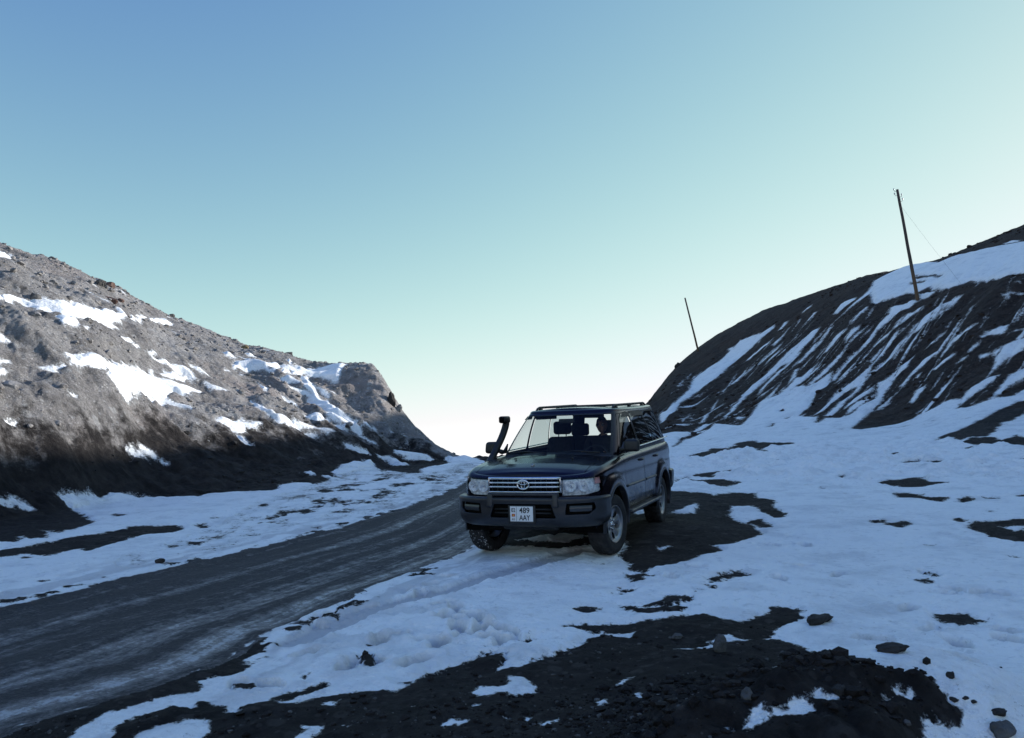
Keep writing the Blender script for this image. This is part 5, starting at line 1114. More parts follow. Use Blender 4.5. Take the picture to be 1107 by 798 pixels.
for i, u in enumerate(us):
    c = np.array([-2.3, 0])
    if u <= 1:
        p = b0*(1-u)+b1*u
        bow = .022*4*u*(1-u); d = p-c; d /= np.linalg.norm(d, axis=1)[:, None]; p = p+d*bow; z = np.full(len(p), ZB+(ZR-ZB)*u)
    else:
        a = (u-1)*math.pi/2; p = b1.copy(); d = p-c; d /= np.linalg.norm(d, axis=1)[:, None]
        p = p-d*(.075*(1-math.cos(a)))-d*.0; z = np.full(len(p), ZR+.040*math.sin(a))
    GC[i, :, :2] = p; GC[i, :, 2] = z; EX[i, :, 0] = sp; EX[i, :, 1] = u; EX[i, :, 2] = np.where(np.arange(len(p)) < 300, b0[:, 1], b0[:, 1])
cV, cF = grid_surf(GC, True); cab = Surf(cV, cF, EX.reshape(-1, 3))
if (cab.N[:, 1]*np.sign(cab.V[:, 1])).mean() < 0: cab = Surf(cV, cF[:, ::-1], EX.reshape(-1, 3))
# roof sheet
tp = GC[-1]; Lt = tp[:300]; GR = np.zeros((300, 41, 3))
for i in range(300):
    t = np.linspace(-1, 1, 41); GR[i, :, 0] = Lt[i, 0]; GR[i, :, 1] = t*Lt[i, 1]
    GR[i, :, 2] = Lt[i, 2]+.034*(1-t**2)*min(1, Lt[i, 1]/.4)*(.6+.4*math.sin(math.pi*min(1, max(0, (-.9-Lt[i, 0])/2.8))))
rV, rF = grid_surf(GR); roof = Surf(rV, rF)
if roof.N[:, 2].mean() < 0: roof = Surf(rV, rF[:, ::-1])
def field_ws(S0):
    x, y, z = S0.V.T; u = S0.E[:, 1]; yb = np.abs(S0.E[:, 2])
    f = np.minimum(np.minimum((.735-yb)*.9, (u-.06)*.75), (.93-u)*.75)
    return np.where(S0.V[:, 0] > -1.35, np.where(x > -1.12, f, np.minimum(f, -.01)), -1.)
def side_field(poly, r=.035):
    def fn(S0):
        x, y, z = S0.V.T
        return np.where(np.abs(y) > .56, np.minimum(sdf2(x, z, [(q[0], zz_(q[1])) for q in poly], r), np.where((x < -.6), 1., (np.abs(S0.E[:, 2])-.76)*.8)), -1.)
    return fn
WIN = [('front_side_window', [(-.80, 1.215), (-1.20, 1.60), (-1.30, 1.655), (-1.545, 1.67), (-1.545, 1.215)], G_SIDE),
       ('rear_side_window', [(-1.70, 1.215), (-1.70, 1.67), (-2.36, 1.67), (-2.53, 1.215)], G_DARK),
       ('quarter_window', [(-2.64, 1.22), (-2.47, 1.665), (-3.30, 1.655), (-3.46, 1.60), (-3.66, 1.235)], G_DARK)]
def field_rw(S0):
    x, y, z = S0.V.T; u = S0.E[:, 1]; yb = np.abs(S0.E[:, 2])
    f = np.minimum(np.minimum((.66-yb)*.9, (u-.12)*.6), (.90-u)*.6)
    return np.where(x < -3.5, f, -1.)
glass = []; seals = []
def window(cab, fn, w):
    g, cab = cab.cut(fn(cab)); s_, cab = cab.cut(fn(cab)+w); return g, s_, cab
g_ws, s_ws, cab = window(cab, field_ws, .030)
g_rw, s_rw, cab = window(cab, field_rw, .02)
side_g = []
for nm, poly, mt in WIN:
    g, s_, cab = window(cab, side_field(poly), .018); side_g.append((nm, g, mt)); seals.append(s_)
# black B and C pillar strips and door shut lines in the cabin side
strips = None
for xa, xb in ((-1.60, -1.625), (-2.60, -2.61)):
    pass
seams = []
for poly in ([(-.45, 1.0), (-1.165, 1.70), (-1.60, 1.715), (-1.60, 1.0)], [(-1.615, 1.0), (-1.615, 1.715), (-2.42, 1.712), (-2.585, 1.18), (-2.585, 1.0)]):
    poly = [(q[0], zz_(q[1])) for q in poly]; fn = lambda S0: np.where((np.abs(S0.V[:, 1]) > .5) & (S0.E[:, 1] <= 1.0), .004-np.abs(sdf2(S0.V[:, 0], S0.V[:, 2], poly)), -1.)
    a, cab = cab.cut(fn(cab)); seams.append(a)
roofp, cab = cab.cut(cab.E[:, 1]-1.0)
for q in [roofp, cab, roof, g_ws, s_ws, g_rw, s_rw]+[g for _, g, _ in side_g]+seals+seams: q.D[:, 2] += SHEAR*np.maximum(0, -q.D[:, 0]-.6)

multi('body', [(low, PAINT), (fender, PAINT), (cab, PAINT), (g1, VOIDM), (g2, VOIDM), (hgap, VOIDM), (join(*seams), VOIDM), (lampface.offset(-.06), VOIDM)])
join(roofp, roof).obj('roof', PAINT)
bonnet = hpan.obj('bonnet', PAINT)
cowl.obj('cowl', BLACK)
for sgn in (1, -1):
    def pick(q):
        a, b_ = q.cut(q.V[:, 1]*sgn); return a
    dA = pick(d1).obj('front_door', PAINT); dB = pick(d2).obj('rear_door', PAINT)
    for nm, g, mt in side_g:
        q = pick(g).offset(-.010)
        par = {'front_side_window': dA, 'rear_side_window': dB}.get(nm, car)
        q.obj('side_window' if par is not car else 'quarter_window', G_DIMMED if sgn > 0 else mt, par)
    # wind deflectors over the front and rear door windows
    for (nm, g, mt), par in zip(side_g[:2], (dA, dB)):
        q = pick(g); a, _ = q.cut(q.V[:, 2]-1.665-SHEAR*(-.6-q.V[:, 0])); a.offset(.022).obj('wind_deflector', glassm_def if False else BLACK, par)
    # handles
    for par, hx in ((dA, -1.42), (dB, -2.40)):
        V, F = [], []
        h = tube('handle', [(hx+.10, sgn*.915, 1.085), (hx+.085, sgn*.945, 1.088), (hx, sgn*.955, 1.09), (hx-.085, sgn*.945, 1.092), (hx-.10, sgn*.915, 1.095)], [.014, .017, .018, .017, .014], CHROME if False else PAINT, par, 8)
    # mouldings
    yv = .943
    def along(name, z, x0, x1, rad, mat, off, par=car, zz=0.):
        pts = []
        for x in np.linspace(x0, x1, 14):
            i = np.argmin(np.where(ring[:, 1] > 0, np.abs(ring[:, 0]-x), 9)); pts.append((x, sgn*(ring[i, 1]+off), z+zz*(x-x0)))
        return tube(name, pts, rad, mat, par, 8)
    along('side_moulding', .79, -.54, -1.58, .016, CLAD, .002, dA); along('side_moulding', .79, -1.64, -2.36, .016, CLAD, .002, dB)
    # bright strip along the foot of the windows
    pts = [(x, sgn*(np.interp(x, [-3.75, -3.2, -2., -.85, -.62], [.855, .892, .897, .886, .87])), np.interp(x, [-3.75, -2., -.6], [1.335, 1.285, 1.248])) for x in np.linspace(-.66, -3.72, 24)]
    tube('belt_trim', pts, .0085, CHROME, car, 8)
multi('window_seals', [(join(*seals, s_ws, s_rw), SEAL)])
wsg = g_ws.offset(-.006).obj('windscreen', G_FRONT)
g_rw.offset(-.006).obj('rear_window', G_SIDE)

# ---- wheel arch lips and liners
for sgn in (1, -1):
    for xc, zc in WHEELS:
        pts = []; V = []; F = []
        an = np.linspace(math.radians(-8), math.radians(188), 40)
        prof = [(.448, -.055), (.448, .004), (.458, .016), (.478, .014), (.500, .004), (.512, -.02)]
        for a in an:
            x = xc+math.cos(a)*.46/.98; z = zc-.01+math.sin(a)*.46
            i = np.argmin(np.where(ring[:, 1] > 0, np.abs(ring[:, 0]-x), 9)); y0 = ring[i, 1]+.030-.012*max(0, (.62-z)/.25)**2
            for r_, o_ in prof:
                V.append((xc+math.cos(a)*r_/.98, sgn*(y0+o_), zc-.01+math.sin(a)*r_))
        m = len(prof)
        for i in range(len(an)-1):
            for k in range(m-1): F.append((i*m+k, i*m+k+1, (i+1)*m+k+1, (i+1)*m+k))
        mesh_obj('wheel_arch_trim', V, F, CLAD, car)
        V = []; F = []
        for a in an:
            for yy in (.93, .45): V.append((xc+math.cos(a)*.463/.98, sgn*yy, zc-.01+math.sin(a)*.463))
        for i in range(len(an)-1): F.append((2*i, 2*i+1, 2*i+3, 2*i+2))
        F2 = len(V); V.append((xc, sgn*.45, zc)); F += [(2*i+1, F2, 2*i+3) for i in range(len(an)-1)]
        mesh_obj('wheel_arch_liner', V, F, VOIDM, car)
rbox('underbody', (-3.7, -.62, .36), (.55, .62, .60), VOIDM, r=.05)
rbox('sump_guard', (.20, -.36, .36), (.62, .36, .46), BLACK, r=.04)
for sgn in (1, -1):
    rbox('running_board', (-2.36, sgn*.90-.11, .435), (-.50, sgn*.90+.11, .485), CLAD, r=.02)
    rbox('sill', (-2.36, sgn*.80-.05, .43), (-.48, sgn*.80+.08, .56), BLACK, r=.02)
    rbox('mud_flap', (-3.375, sgn*.80-.13, .25), (-3.355, sgn*.80+.13, .60), BLACK, r=.006)
    rbox('mud_flap', (-.515, sgn*.80-.11, .30), (-.497, sgn*.80+.11, .55), BLACK, r=.006)

# ---- bumpers: a profile swept along the plan outline
def bumper_surf(hpts, levels, npts=180):
    h = resample(chaikin(hpts), npts); m = h[::-1].copy()[:-1]; m[:, 1] *= -1
    P = np.vstack([m, h]); tt = np.gradient(P, axis=0); n = np.stack([tt[:, 1], -tt[:, 0]], 1); n /= np.linalg.norm(n, axis=1)[:, None]
    if (n[len(P)//2, 0])*(1 if hpts[0][0] > -1 else -1) < 0: n = -n
    G = np.zeros((len(levels), len(P), 3))
    for i, (o, z) in enumerate(levels): G[i, :, :2] = P+n*o; G[i, :, 2] = z
    V, F = grid_surf(G); s_ = Surf(V, F)
    o_ = s_.N[:, 0].mean()*(1 if hpts[0][0] > -1 else -1)
    return s_ if o_ > 0 else Surf(V, F[:, ::-1])
lv = chaikin([(-.09, .780), (-.02, .784), (.005, .772), (.012, .74), (.004, .69), (.008, .60), (.002, .535), (-.02, .485), (-.075, .43), (-.16, .415)], 3)
bm_ = bumper_surf([(.872, 0), (.868, .30), (.845, .58), (.77, .80), (.62, .945), (.50, .970), (.44, .972)], resample(lv, 46))
y, z = np.abs(bm_.V[:, 1]), bm_.V[:, 2]
intake = [(-.1, .545), (-.1, .690), (.355, .690), (.405, .545)]; fog = [(.545, .59), (.56, .695), (.845, .705), (.86, .65), (.80, .595)]
hole, bm_ = bm_.cut(np.where(bm_.V[:, 0] > .5, np.maximum(sdf2(y, z, intake, .012), sdf2(y, z, fog, .012)), -1.))
fb = bm_.obj('front_bumper', CLAD, car, .03)
hole.offset(-.055).obj('bumper_recess', VOIDM, fb)
for zz in (.595, .64): tube('intake_bar', [(.845, -.36, zz), (.852, 0, zz), (.845, .36, zz)], .010, BLACK, fb, 6)
for sgn in (1, -1):
    V, F = grid_surf(np.array([[(.77-.18*k/5*1.0+.004*math.cos(j), sgn*(.60+.205*k/5), .627+.06*j/4) for k in range(6)] for j in range(5)], float))
    q = [( .823-.10*((yy-.58)/.24)**1.2, sgn*yy) for yy in np.linspace(.58, .82, 9)]
    G = np.array([[(x-.006*abs(j-2), y_, .612+.068*j/4) for x, y_ in q] for j in range(5)])
    V, F = grid_surf(G); mesh_obj('fog_lamp', V, F, FOGM, fb)
    rbox('overrider', (.80, sgn*.415-.045, .66), (.893, sgn*.415+.045, .835), CLAD, fb, .022, taper=(.75, .8, -.02))
rbox('bumper_bar', (.80, -.40, .795), (.868, .40, .832), CLAD, fb, .014)
rv = resample(chaikin([(-.08, .80), (0, .80), (.012, .75), (.005, .66), (-.01, .52), (-.08, .46)], 3), 24)
bumper_surf([(-4.06, 0), (-4.05, .40), (-4.0, .72), (-3.86, .90), (-3.62, .965), (-3.40, .968)], rv).obj('rear_bumper', CLAD, car, .03)

# ---- grille
gr = rbox('grille', (.735, -.455, .835), (.750, .455, 1.0), VOIDM, r=.004)
def front_x(y): return float(np.interp(abs(y), [0, .3, .46], [.792, .782, .765]))
def bar(name, z0, z1, mat, parent, out=0., y1=.452):
    V = []; F = []; ys = np.linspace(-y1, y1, 21)
    pr = [(-.03, z0), (.004, z0), (.012, (z0+z1)/2), (.004, z1), (-.03, z1)]
    for y in ys:
        for o, z in pr: V.append((front_x(y)+o+out, y, z))
    for i in range(20):
        for k in range(4): F.append((i*5+k, i*5+k+1, (i+1)*5+k+1, (i+1)*5+k))
    F += [(0, 1, 2, 3, 4), tuple(100+k for k in range(5))[::-1]]
    return mesh_obj(name, V, F, mat, parent)
bar('grille_surround', .985, 1.012, CHROME, gr, .006, .462); bar('grille_surround', .826, .846, CHROME, gr, .004, .462)
bar('slat', .936, .958, CHROME, gr); bar('slat', .886, .908, CHROME, gr)
for sgn in (1, -1):
    rbox('grille_surround', (.735, sgn*.458-.008, .835), (.778, sgn*.458+.008, 1.008), CHROME, gr, .004)
for k in range(13):
    yy = -.42+k*.07
    if abs(yy) > .08: rbox('grille_rib', (.738, yy-.003, .850), (front_x(yy)-.012, yy+.003, .985), BLACK, gr, 0)
# emblem: three interlocked rings on a dark oval
def oval(cx, cy, a, b_, wdt, mat, par, x, name, dp=.006, n=36):
    V = []; F = []
    for k in range(n):
        t = 2*math.pi*k/n
        for (r_, d) in ((1, 0), (1, dp), (-1, dp), (-1, 0)):
            V.append((x+d, cx+math.cos(t)*(a+r_*wdt/2), cy+math.sin(t)*(b_+r_*wdt/2)))
    for k in range(n):
        for j in range(4): F.append((k*4+j, k*4+(j+1) % 4, ((k+1) % n)*4+(j+1) % 4, ((k+1) % n)*4+j))
    return mesh_obj(name, V, F, mat, par)
V = [(.806, 0, .925)]+[(.802, .078*math.cos(2*math.pi*k/36), .925+.060*math.sin(2*math.pi*k/36)) for k in range(36)]
plq = mesh_obj('emblem', V, [(0, 1+k, 1+(k+1) % 36) for k in range(36)], VOIDM, gr)
oval(0, .925, .072, .054, .020, CHROME, gr, .800, 'emblem_ring', .014); oval(0, .925, .021, .047, .011, CHROME, gr, .805, 'emblem_ring', .008); oval(0, .946, .050, .020, .011, CHROME, gr, .805, 'emblem_ring', .009)

# ---- headlamps
for sgn in (1, -1):
    a, _ = lampface.cut(sgn*lampface.V[:, 1]-.465)
    ins = a.offset(-.045)
    hl_ = a.offset(.004).obj('headlamp', G_LENS)
    ins.obj('reflector', REFL, hl_)
    for yy, rr in ((.56, .070), (.71, .066)):
        xi = float(np.interp(yy, [.45, .6, .72, .85], [.765, .735, .70, .62]))
        V = [(xi-.062, sgn*yy, .898)]; F = []
        nr = [(.2, -.056), (.5, -.048), (.8, -.036), (1., -.024), (1.06, -.028)]
        for q, d in nr:
            for k in range(24): V.append((xi+d, sgn*yy+rr*q*math.cos(k*math.pi/12), .898+rr*q*math.sin(k*math.pi/12)))
        F += [(0, 1+k, 1+(k+1) % 24) for k in range(24)]
        for i in range(len(nr)-1): F += [(1+i*24+k, 1+i*24+(k+1) % 24, 1+(i+1)*24+(k+1) % 24, 1+(i+1)*24+k) for k in range(24)]
        mesh_obj('lamp_bowl', V, F, REFL, hl_)
        tube('bulb', [(xi-.06, sgn*yy, .898), (xi-.022, sgn*yy, .898)], [.014, .010], BOWL, hl_, 10)
    b_, _ = a.cut(sgn*a.V[:, 1]-.805); b_.offset(-.016).obj('turn_signal', AMBER, hl_) if False else None
    q, _ = a.cut(np.minimum(sgn*a.V[:, 1]-.845, a.V[:, 2]-.92)); q.offset(-.03).obj('turn_signal', AMBER, hl_)

# ---- number plate
px_ = .888
pl = rbox('number_plate', (px_-.02, -.175, .470), (px_-.006, .175, .690), BLACK, r=.006)
pw, pz0, pz1 = .145, .500, .677
rbox('plate_sheet', (px_-.008, -pw, pz0), (px_, pw, pz1), WHITE, pl, .003)
rbox('plate_holder_strip', (px_-.008, -pw, .477), (px_-.001, pw, .496), CLAD, pl, .002)
rbox('plate_divider', (px_, -.065, pz0+.004), (px_+.0015, -.062, pz1-.004), INK, pl, 0)
def letters(txt, y, z, h, wsc, mat, par, x=px_+.0012, bold=.0):
    cu = bpy.data.curves.new('lettering', 'FONT'); cu.body = txt; cu.size = 1; cu.align_x = 'CENTER'; cu.extrude = .002; cu.offset = bold; cu.resolution_u = 3
    tmp = bpy.data.objects.new('lettering', cu); COL.objects.link(tmp); dg = bpy.context.evaluated_depsgraph_get(); dg.update()
    me = bpy.data.meshes.new_from_object(tmp.evaluated_get(dg)); bpy.data.objects.remove(tmp)
    co = np.array([v.co for v in me.vertices]); z0, z1 = co[:, 1].min(), co[:, 1].max()
    k = h/(z1-z0)
    # text faces +x: its right runs to the car's right as seen from the front = -y ... so it reads left to right from ahead
    for v in me.vertices:
        a, b_, c = v.co; v.co = (x+c*.5, y+a*k*wsc, z+(b_-z0)*k)
    me.materials.clear(); me.materials.append(mat)
    o = bpy.data.objects.new('lettering', me); COL.objects.link(o); o.parent = par; return o
SGN_TXT = 1
letters('489', .040, .598, .068, .95, INK, pl, bold=.012); letters('AAY', .040, .515, .062, .80, INK, pl, bold=.012)
letters('02', -.103, .610, .048, .80, INK, pl, bold=.010); letters('KG', -.103, .515, .022, .9, INK, pl)
rbox('flag', (px_, -.123, .557), (px_+.0015, -.083, .589), RED, pl, 0); 
V = [(px_+.003, -.103+.009*math.cos(k*math.pi/8), .573+.009*math.sin(k*math.pi/8)) for k in range(16)]; mesh_obj('flag_sun', V, [tuple(range(16))], YEL, pl)

# ---- bonnet badge, wipers, mirrors
tube('bonnet_mark', [(.42, .015, 1.128), (.455, -.005, 1.131), (.475, .004, 1.120)], [.010, .022, .008], ALLOY, bonnet, 8)
rbox('washer_nozzle', (.02, -.40, 1.185), (.06, -.375, 1.20), BLACK, bonnet, .004); rbox('washer_nozzle', (.02, .375, 1.185), (.06, .40, 1.20), BLACK, bonnet, .004)
for y0, y1 in ((.62, .02), (-.12, -.66)):
    tube('wiper', [(-.41, y0, 1.235), (-.44, (y0+y1)/2, 1.262), (-.43, y1, 1.25)], [.012, .009, .006], BLACK, car, 6)
for sgn in (1, -1):
    mr = rbox('side_mirror', (-.69, sgn*1.0-.105, 1.235), (-.56, sgn*1.0+.105, 1.40), BLACK, r=.045, seg=5, taper=(.85, .92, -.01))
    G = np.array([[(-.692, sgn*1.0+(-.085+.17*k/4), 1.258+.115*j/4) for k in range(5)] for j in range(5)]); V, F = grid_surf(G); mesh_obj('mirror_glass', V, F, CHROME, mr)
    tube('mirror_arm', [(-.62, sgn*.84, 1.25), (-.62, sgn*.90, 1.27), (-.61, sgn*.95, 1.29)], [.035, .03, .03], BLACK, mr, 8)
    # triangular sail panel where the mirror mounts
    a = [(-.58, .850, 1.225), (-.82, .872, 1.23), (-.82, .850, 1.36)]
    mesh_obj('sail_panel', [(x, sgn*(y+.008), z) for x, y, z in a]+[(x, sgn*(y-.012), z) for x, y, z in a], [(0, 1, 2), (3, 5, 4), (0, 3, 4, 1), (1, 4, 5, 2), (2, 5, 3, 0)], BLACK, mr, False)
# grab handle ring seen through the windscreen
# ---- roof rails
for sgn in (1, -1):
    xs = np.linspace(-1.28, -3.42, 26); pts = []
    for x in xs:
        t = (x+1.28)/(-2.14); e = min(t, 1-t)
        pts.append((x, sgn*.575, 1.79+SHEAR*(-x-.6)+.055*min(1, (e/.07))**.6 if e > 0 else 1.79+SHEAR*(-x-.6)))
    rl = tube('roof_rail', pts, [.018 if 0 < i < 25 else .014 for i in range(26)], BLACK, car, 10)
    for x in (-1.50, -2.30, -3.15): rbox('rail_foot', (x-.07, sgn*.575-.02, 1.775+SHEAR*(-x-.6)), (x+.07, sgn*.575+.02, 1.84+SHEAR*(-x-.6)), BLACK, rl, .012, taper=(.6, .9, 0))
for x in (-1.72, -3.0): rbox('cross_bar', (x-.03, -.57, 1.828+SHEAR*(-x-.6)), (x+.03, .57, 1.85+SHEAR*(-x-.6)), BLACK, r=.008)
# ---- snorkel on the right-hand side
pts = chaikin([(-.02, -.900, 1.02), (-.22, -.940, 1.085), (-.42, -.945, 1.15), (-.58, -.925, 1.30), (-.72, -.885, 1.47), (-.80, -.860, 1.62), (-.805, -.855, 1.68)], 3)
sk_ = tube('snorkel', [tuple(p) for p in pts], [.043+.006*min(1, i/20) for i in range(len(pts))], BLACK, car, 14)
rbox('snorkel_head', (-.86, -.855-.052, 1.655), (-.64, -.855+.052, 1.755), BLACK, sk_, .03, 4)
rbox('snorkel_grille', (-.642, -.855-.040, 1.668), (-.630, -.855+.040, 1.742), VOIDM, sk_, .006)
# ---- cabin fittings
rbox('dashboard', (-.92, -.74, .93), (-.50, .74, 1.175), INT, r=.06, seg=4)
rbox('instrument_hood', (-.88, .20, 1.15), (-.62, .58, 1.225), INT, r=.03)
sw = None
V = []; F = []; cx_, cy_, cz_ = -1.00, .38, 1.13
for i in range(28):
    t = 2*math.pi*i/28
    for k in range(8):
        p = 2*math.pi*k/8; rr = .19+.016*math.cos(p); yy = rr*math.cos(t); up = rr*math.sin(t); d = .016*math.sin(p)
        V.append((cx_+up*-.42+d*.9, cy_+yy, cz_+up*.9+d*.42))
for i in range(28):
    for k in range(8): F.append((i*8+k, i*8+(k+1) % 8, ((i+1) % 28)*8+(k+1) % 8, ((i+1) % 28)*8+k))
sw = mesh_obj('steering_wheel', V, F, BLACK, car)
tube('steering_column', [(-.70, .38, .95), (-.99, .38, 1.075)], [.05, .06], BLACK, sw, 10)
for sgn in (1, -1): tube('spoke', [(cx_, cy_, cz_), (cx_+.02, cy_+sgn*.185, cz_-.02)], .02, BLACK, sw, 6)
for cy in (.38, -.38):
    st_ = rbox('seat', (-1.72, cy-.25, .70), (-1.15, cy+.25, .90), FABRIC, r=.06, seg=4)
    rbox('backrest', (-1.82, cy-.25, .86), (-1.66, cy+.25, 1.42), FABRIC, st_, .06, 4, taper=(.8, .82, -.10))
    rbox('headrest', (-1.95, cy-.14, 1.45), (-1.85, cy+.14, 1.65), FABRIC, st_, .045, 4)
    for d in (-.06, .06): tube('headrest_post', [(-1.88, cy+d, 1.39), (-1.90, cy+d, 1.47)], .008, ALLOY, st_, 6)
bs_ = rbox('rear_bench', (-2.72, -.66, .66), (-2.18, .66, .86), FABRIC, r=.06, seg=4)
rbox('backrest', (-2.84, -.66, .84), (-2.66, .66, 1.40), FABRIC, bs_, .06, 4, taper=(.8, .98, -.08))
for cy in (-.40, .40): rbox('headrest', (-2.93, cy-.15, 1.40), (-2.84, cy+.15, 1.60), FABRIC, bs_, .04, 4)
rbox('floor', (-3.8, -.80, .56), (-.50, .80, .62), INT, r=.01)
for sgn in (1, -1): rbox('inner_door_panel', (-3.6, sgn*.80-.03, .6), (-.62, sgn*.80+.03, 1.20), INT, r=.02)
rbox('rear_view_mirror', (-.985, -.12, 1.62), (-.955, .12, 1.69), BLACK, wsg, .015)
rbox('headliner', (-3.5, -.60, 1.738), (-1.15, .60, 1.758), INT, r=.008)
for sgn in (1, -1): tube('sun_visor', [(-1.10, sgn*.20, 1.72), (-1.10, sgn*.50, 1.715)], .028, INT, car, 8)

# ---- wheels
def make_wheel(sgn):
    w = bpy.data.objects.new('wheel', None)
    prof = [(.222, .09), (.245, .112), (.30, .124), (.338, .121), (.358, .108), (.368, .090), (.372, .05), (.373, 0)]
    prof = prof+[(r_, -y_) for r_, y_ in prof[:-1][::-1]]; prof = resample(np.array(prof), 64)
    n = 192; V = np.zeros((n, len(prof), 3))
    for i in range(n):
        t = 2*math.pi*i/n
        for j, (r_, y_) in enumerate(prof):
            d = 0.
            if r_ > .346:
                blk = (i % 6) >= 2 if abs(y_) > .05 else ((i+3+(1 if y_ > 0 else 0)*2) % 6) >= 2
                groove = abs(abs(y_)-.045) < .0065 or abs(y_) < .005
                d = -.011 if (groove or not blk) else 0
            elif r_ > .334: d = -.006*((i % 6) < 2)
            V[i, j] = ((r_+d)*math.cos(t), y_, (r_+d)*math.sin(t))
    V2, F = grid_surf(V.transpose(1, 0, 2), True)
    ty = mesh_obj('tyre', V2, F, TYRE)
    # alloy: dished disc with windows between six spokes
    nr, na = 26, 180; G = np.zeros((nr, na, 3)); r_ = np.linspace(.03, .222, nr)
    for i in range(nr):
        t = np.linspace(0, 2*math.pi, na, endpoint=False); sp_ = np.cos(6*t)
        y_ = np.interp(r_[i], [.03, .06, .09, .17, .20, .222], [.060, .060, .050, .062, .078, .108])+.010*sp_*sstep(.06, .10, r_[i])*sstep(.205, .17, r_[i])
        G[i] = np.stack([r_[i]*np.cos(t), np.broadcast_to(y_, t.shape)*sgn, r_[i]*np.sin(t)], 1)
    V3, F3 = grid_surf(G, True); s_ = Surf(V3, F3)
    if (s_.N[:, 1]*sgn).mean() < 0: s_ = Surf(V3, F3[:, ::-1])
    ang = np.arctan2(s_.V[:, 2], s_.V[:, 0]); rad = np.hypot(s_.V[:, 0], s_.V[:, 2])
    a6 = (ang+math.pi/6) % (math.pi/3)-math.pi/6; a6 = math.pi/6-np.abs(a6)      # 0 between the spokes
    hole = 1-((rad-.148)/.043)**2-((a6*rad)/(.040*(.45+.55*(rad-.10)/.085)))**2
    _, s_ = s_.cut(np.where((rad > .09) & (rad < .20), hole, -1.))
    rim = s_.obj('rim', ALLOY, None, .014)
    lip = chaikin([(.222, .108), (.228, .112), (.231, .106), (.224, .09), (.20, .05), (.195, -.09)], 2)
    V4, F4 = grid_surf(np.array([[(r2*math.cos(2*math.pi*k/60), y2*sgn, r2*math.sin(2*math.pi*k/60)) for k in range(60)] for r2, y2 in lip]), True)
    lp = mesh_obj('rim_lip', V4, F4, ALLOY)
    hub = tube('hub_cap', [(0, .04*sgn, 0), (0, .066*sgn, 0), (0, .074*sgn, 0)], [.036, .034, .022], CHROME, None, 20)
    disc = tube('brake_disc', [(0, .01*sgn, 0), (0, .03*sgn, 0)], .155, VOIDM, None, 30)
    nuts = []
    for k in range(6):
        a = k*math.pi/3+.52; nuts.append(tube('wheel_nut', [(.062*math.cos(a), .05*sgn, .062*math.sin(a)), (.062*math.cos(a), .070*sgn, .062*math.sin(a))], .009, CHROME, None, 6))
    return [ty, rim, lp, hub, disc]+nuts
def tyre_mat(amount):
    m, nt, bs = new_mat('snowy_tyre_rubber'); b = NB(nt)
    tc = b.n('ShaderNodeTexCoord').outputs['Object']; sx = b.n('ShaderNodeSeparateXYZ'); b.put(sx.inputs[0], tc)
    r_ = b.math('SQRT', b.math('ADD', b.math('POWER', sx.outputs[0], 2.), b.math('POWER', sx.outputs[2], 2.)))
    s = b.math('MULTIPLY', b.ramp(r_, .367, .363), b.ramp(r_, .336, .346)); s = b.math('MULTIPLY', s, b.ramp(b.noise(tc, 38, 3, .6), .60-amount, .66-amount))
    dust = b.ramp(b.noise(tc, 9, 4, .6), .35, .7)
    nt.links.new(b.mix(s, b.mix(dust, (.012, .012, .013), (.030, .029, .030)), (.66, .67, .70)), bs.inputs['Base Color'])
    bs.inputs['Roughness'].default_value = .85; return m
TYRE = tyre_mat(-.10); SNOWTYRE = tyre_mat(.02)
protoL = make_wheel(1); protoR = make_wheel(-1); first = {}
for (xc, sgn, steer) in ((0, 1, -9), (0, -1, -9), (-2.85, 1, 0), (-2.85, -1, 0)):
    w = bpy.data.objects.new('wheel', None); COL.objects.link(w); w.parent = car; w.location = (xc, sgn*.80, .372); w.rotation_euler = (0, math.radians(17*xc+20*sgn), 0)
    w.rotation_mode = 'ZYX'; w.rotation_euler = (0, math.radians(13+xc*9), math.radians(steer)); w.rotation_mode = 'XYZ'
    w.matrix_local = Matrix.Translation((xc, sgn*.80, .372)) @ Matrix.Rotation(math.radians(steer), 4, 'Z') @ Matrix.Rotation(math.radians(13+xc*9), 4, 'Y')
    for p in (protoL if sgn > 0 else protoR):
        if sgn in first: q = p.copy(); COL.objects.link(q)
        else: q = p
        q.parent = w
        if q.name.startswith('tyre') and xc == 0 and sgn < 0: q.data = q.data.copy(); q.data.materials[0] = SNOWTYRE
    first[sgn] = 1
tube('axle', [(0, -.72, .38), (0, -.2, .36), (0, .1, .33), (0, .3, .36), (0, .72, .38)], [.04, .05, .12, .05, .04], BLACK, car, 12)
tube('axle', [(-2.85, -.72, .38), (-2.85, -.2, .37), (-2.85, 0, .35), (-2.85, .2, .37), (-2.85, .72, .38)], [.05, .06, .14, .06, .05], BLACK, car, 12)

CR = Matrix(((-0.371036, 0.928359, 0.021967), (-0.927426, -0.369257, -0.059425), (-0.047057, -0.042422, 0.997991)))
car.matrix_world = Matrix.Translation((0.3337, 10.5162, CAR_Z)) @ CR.to_4x4()

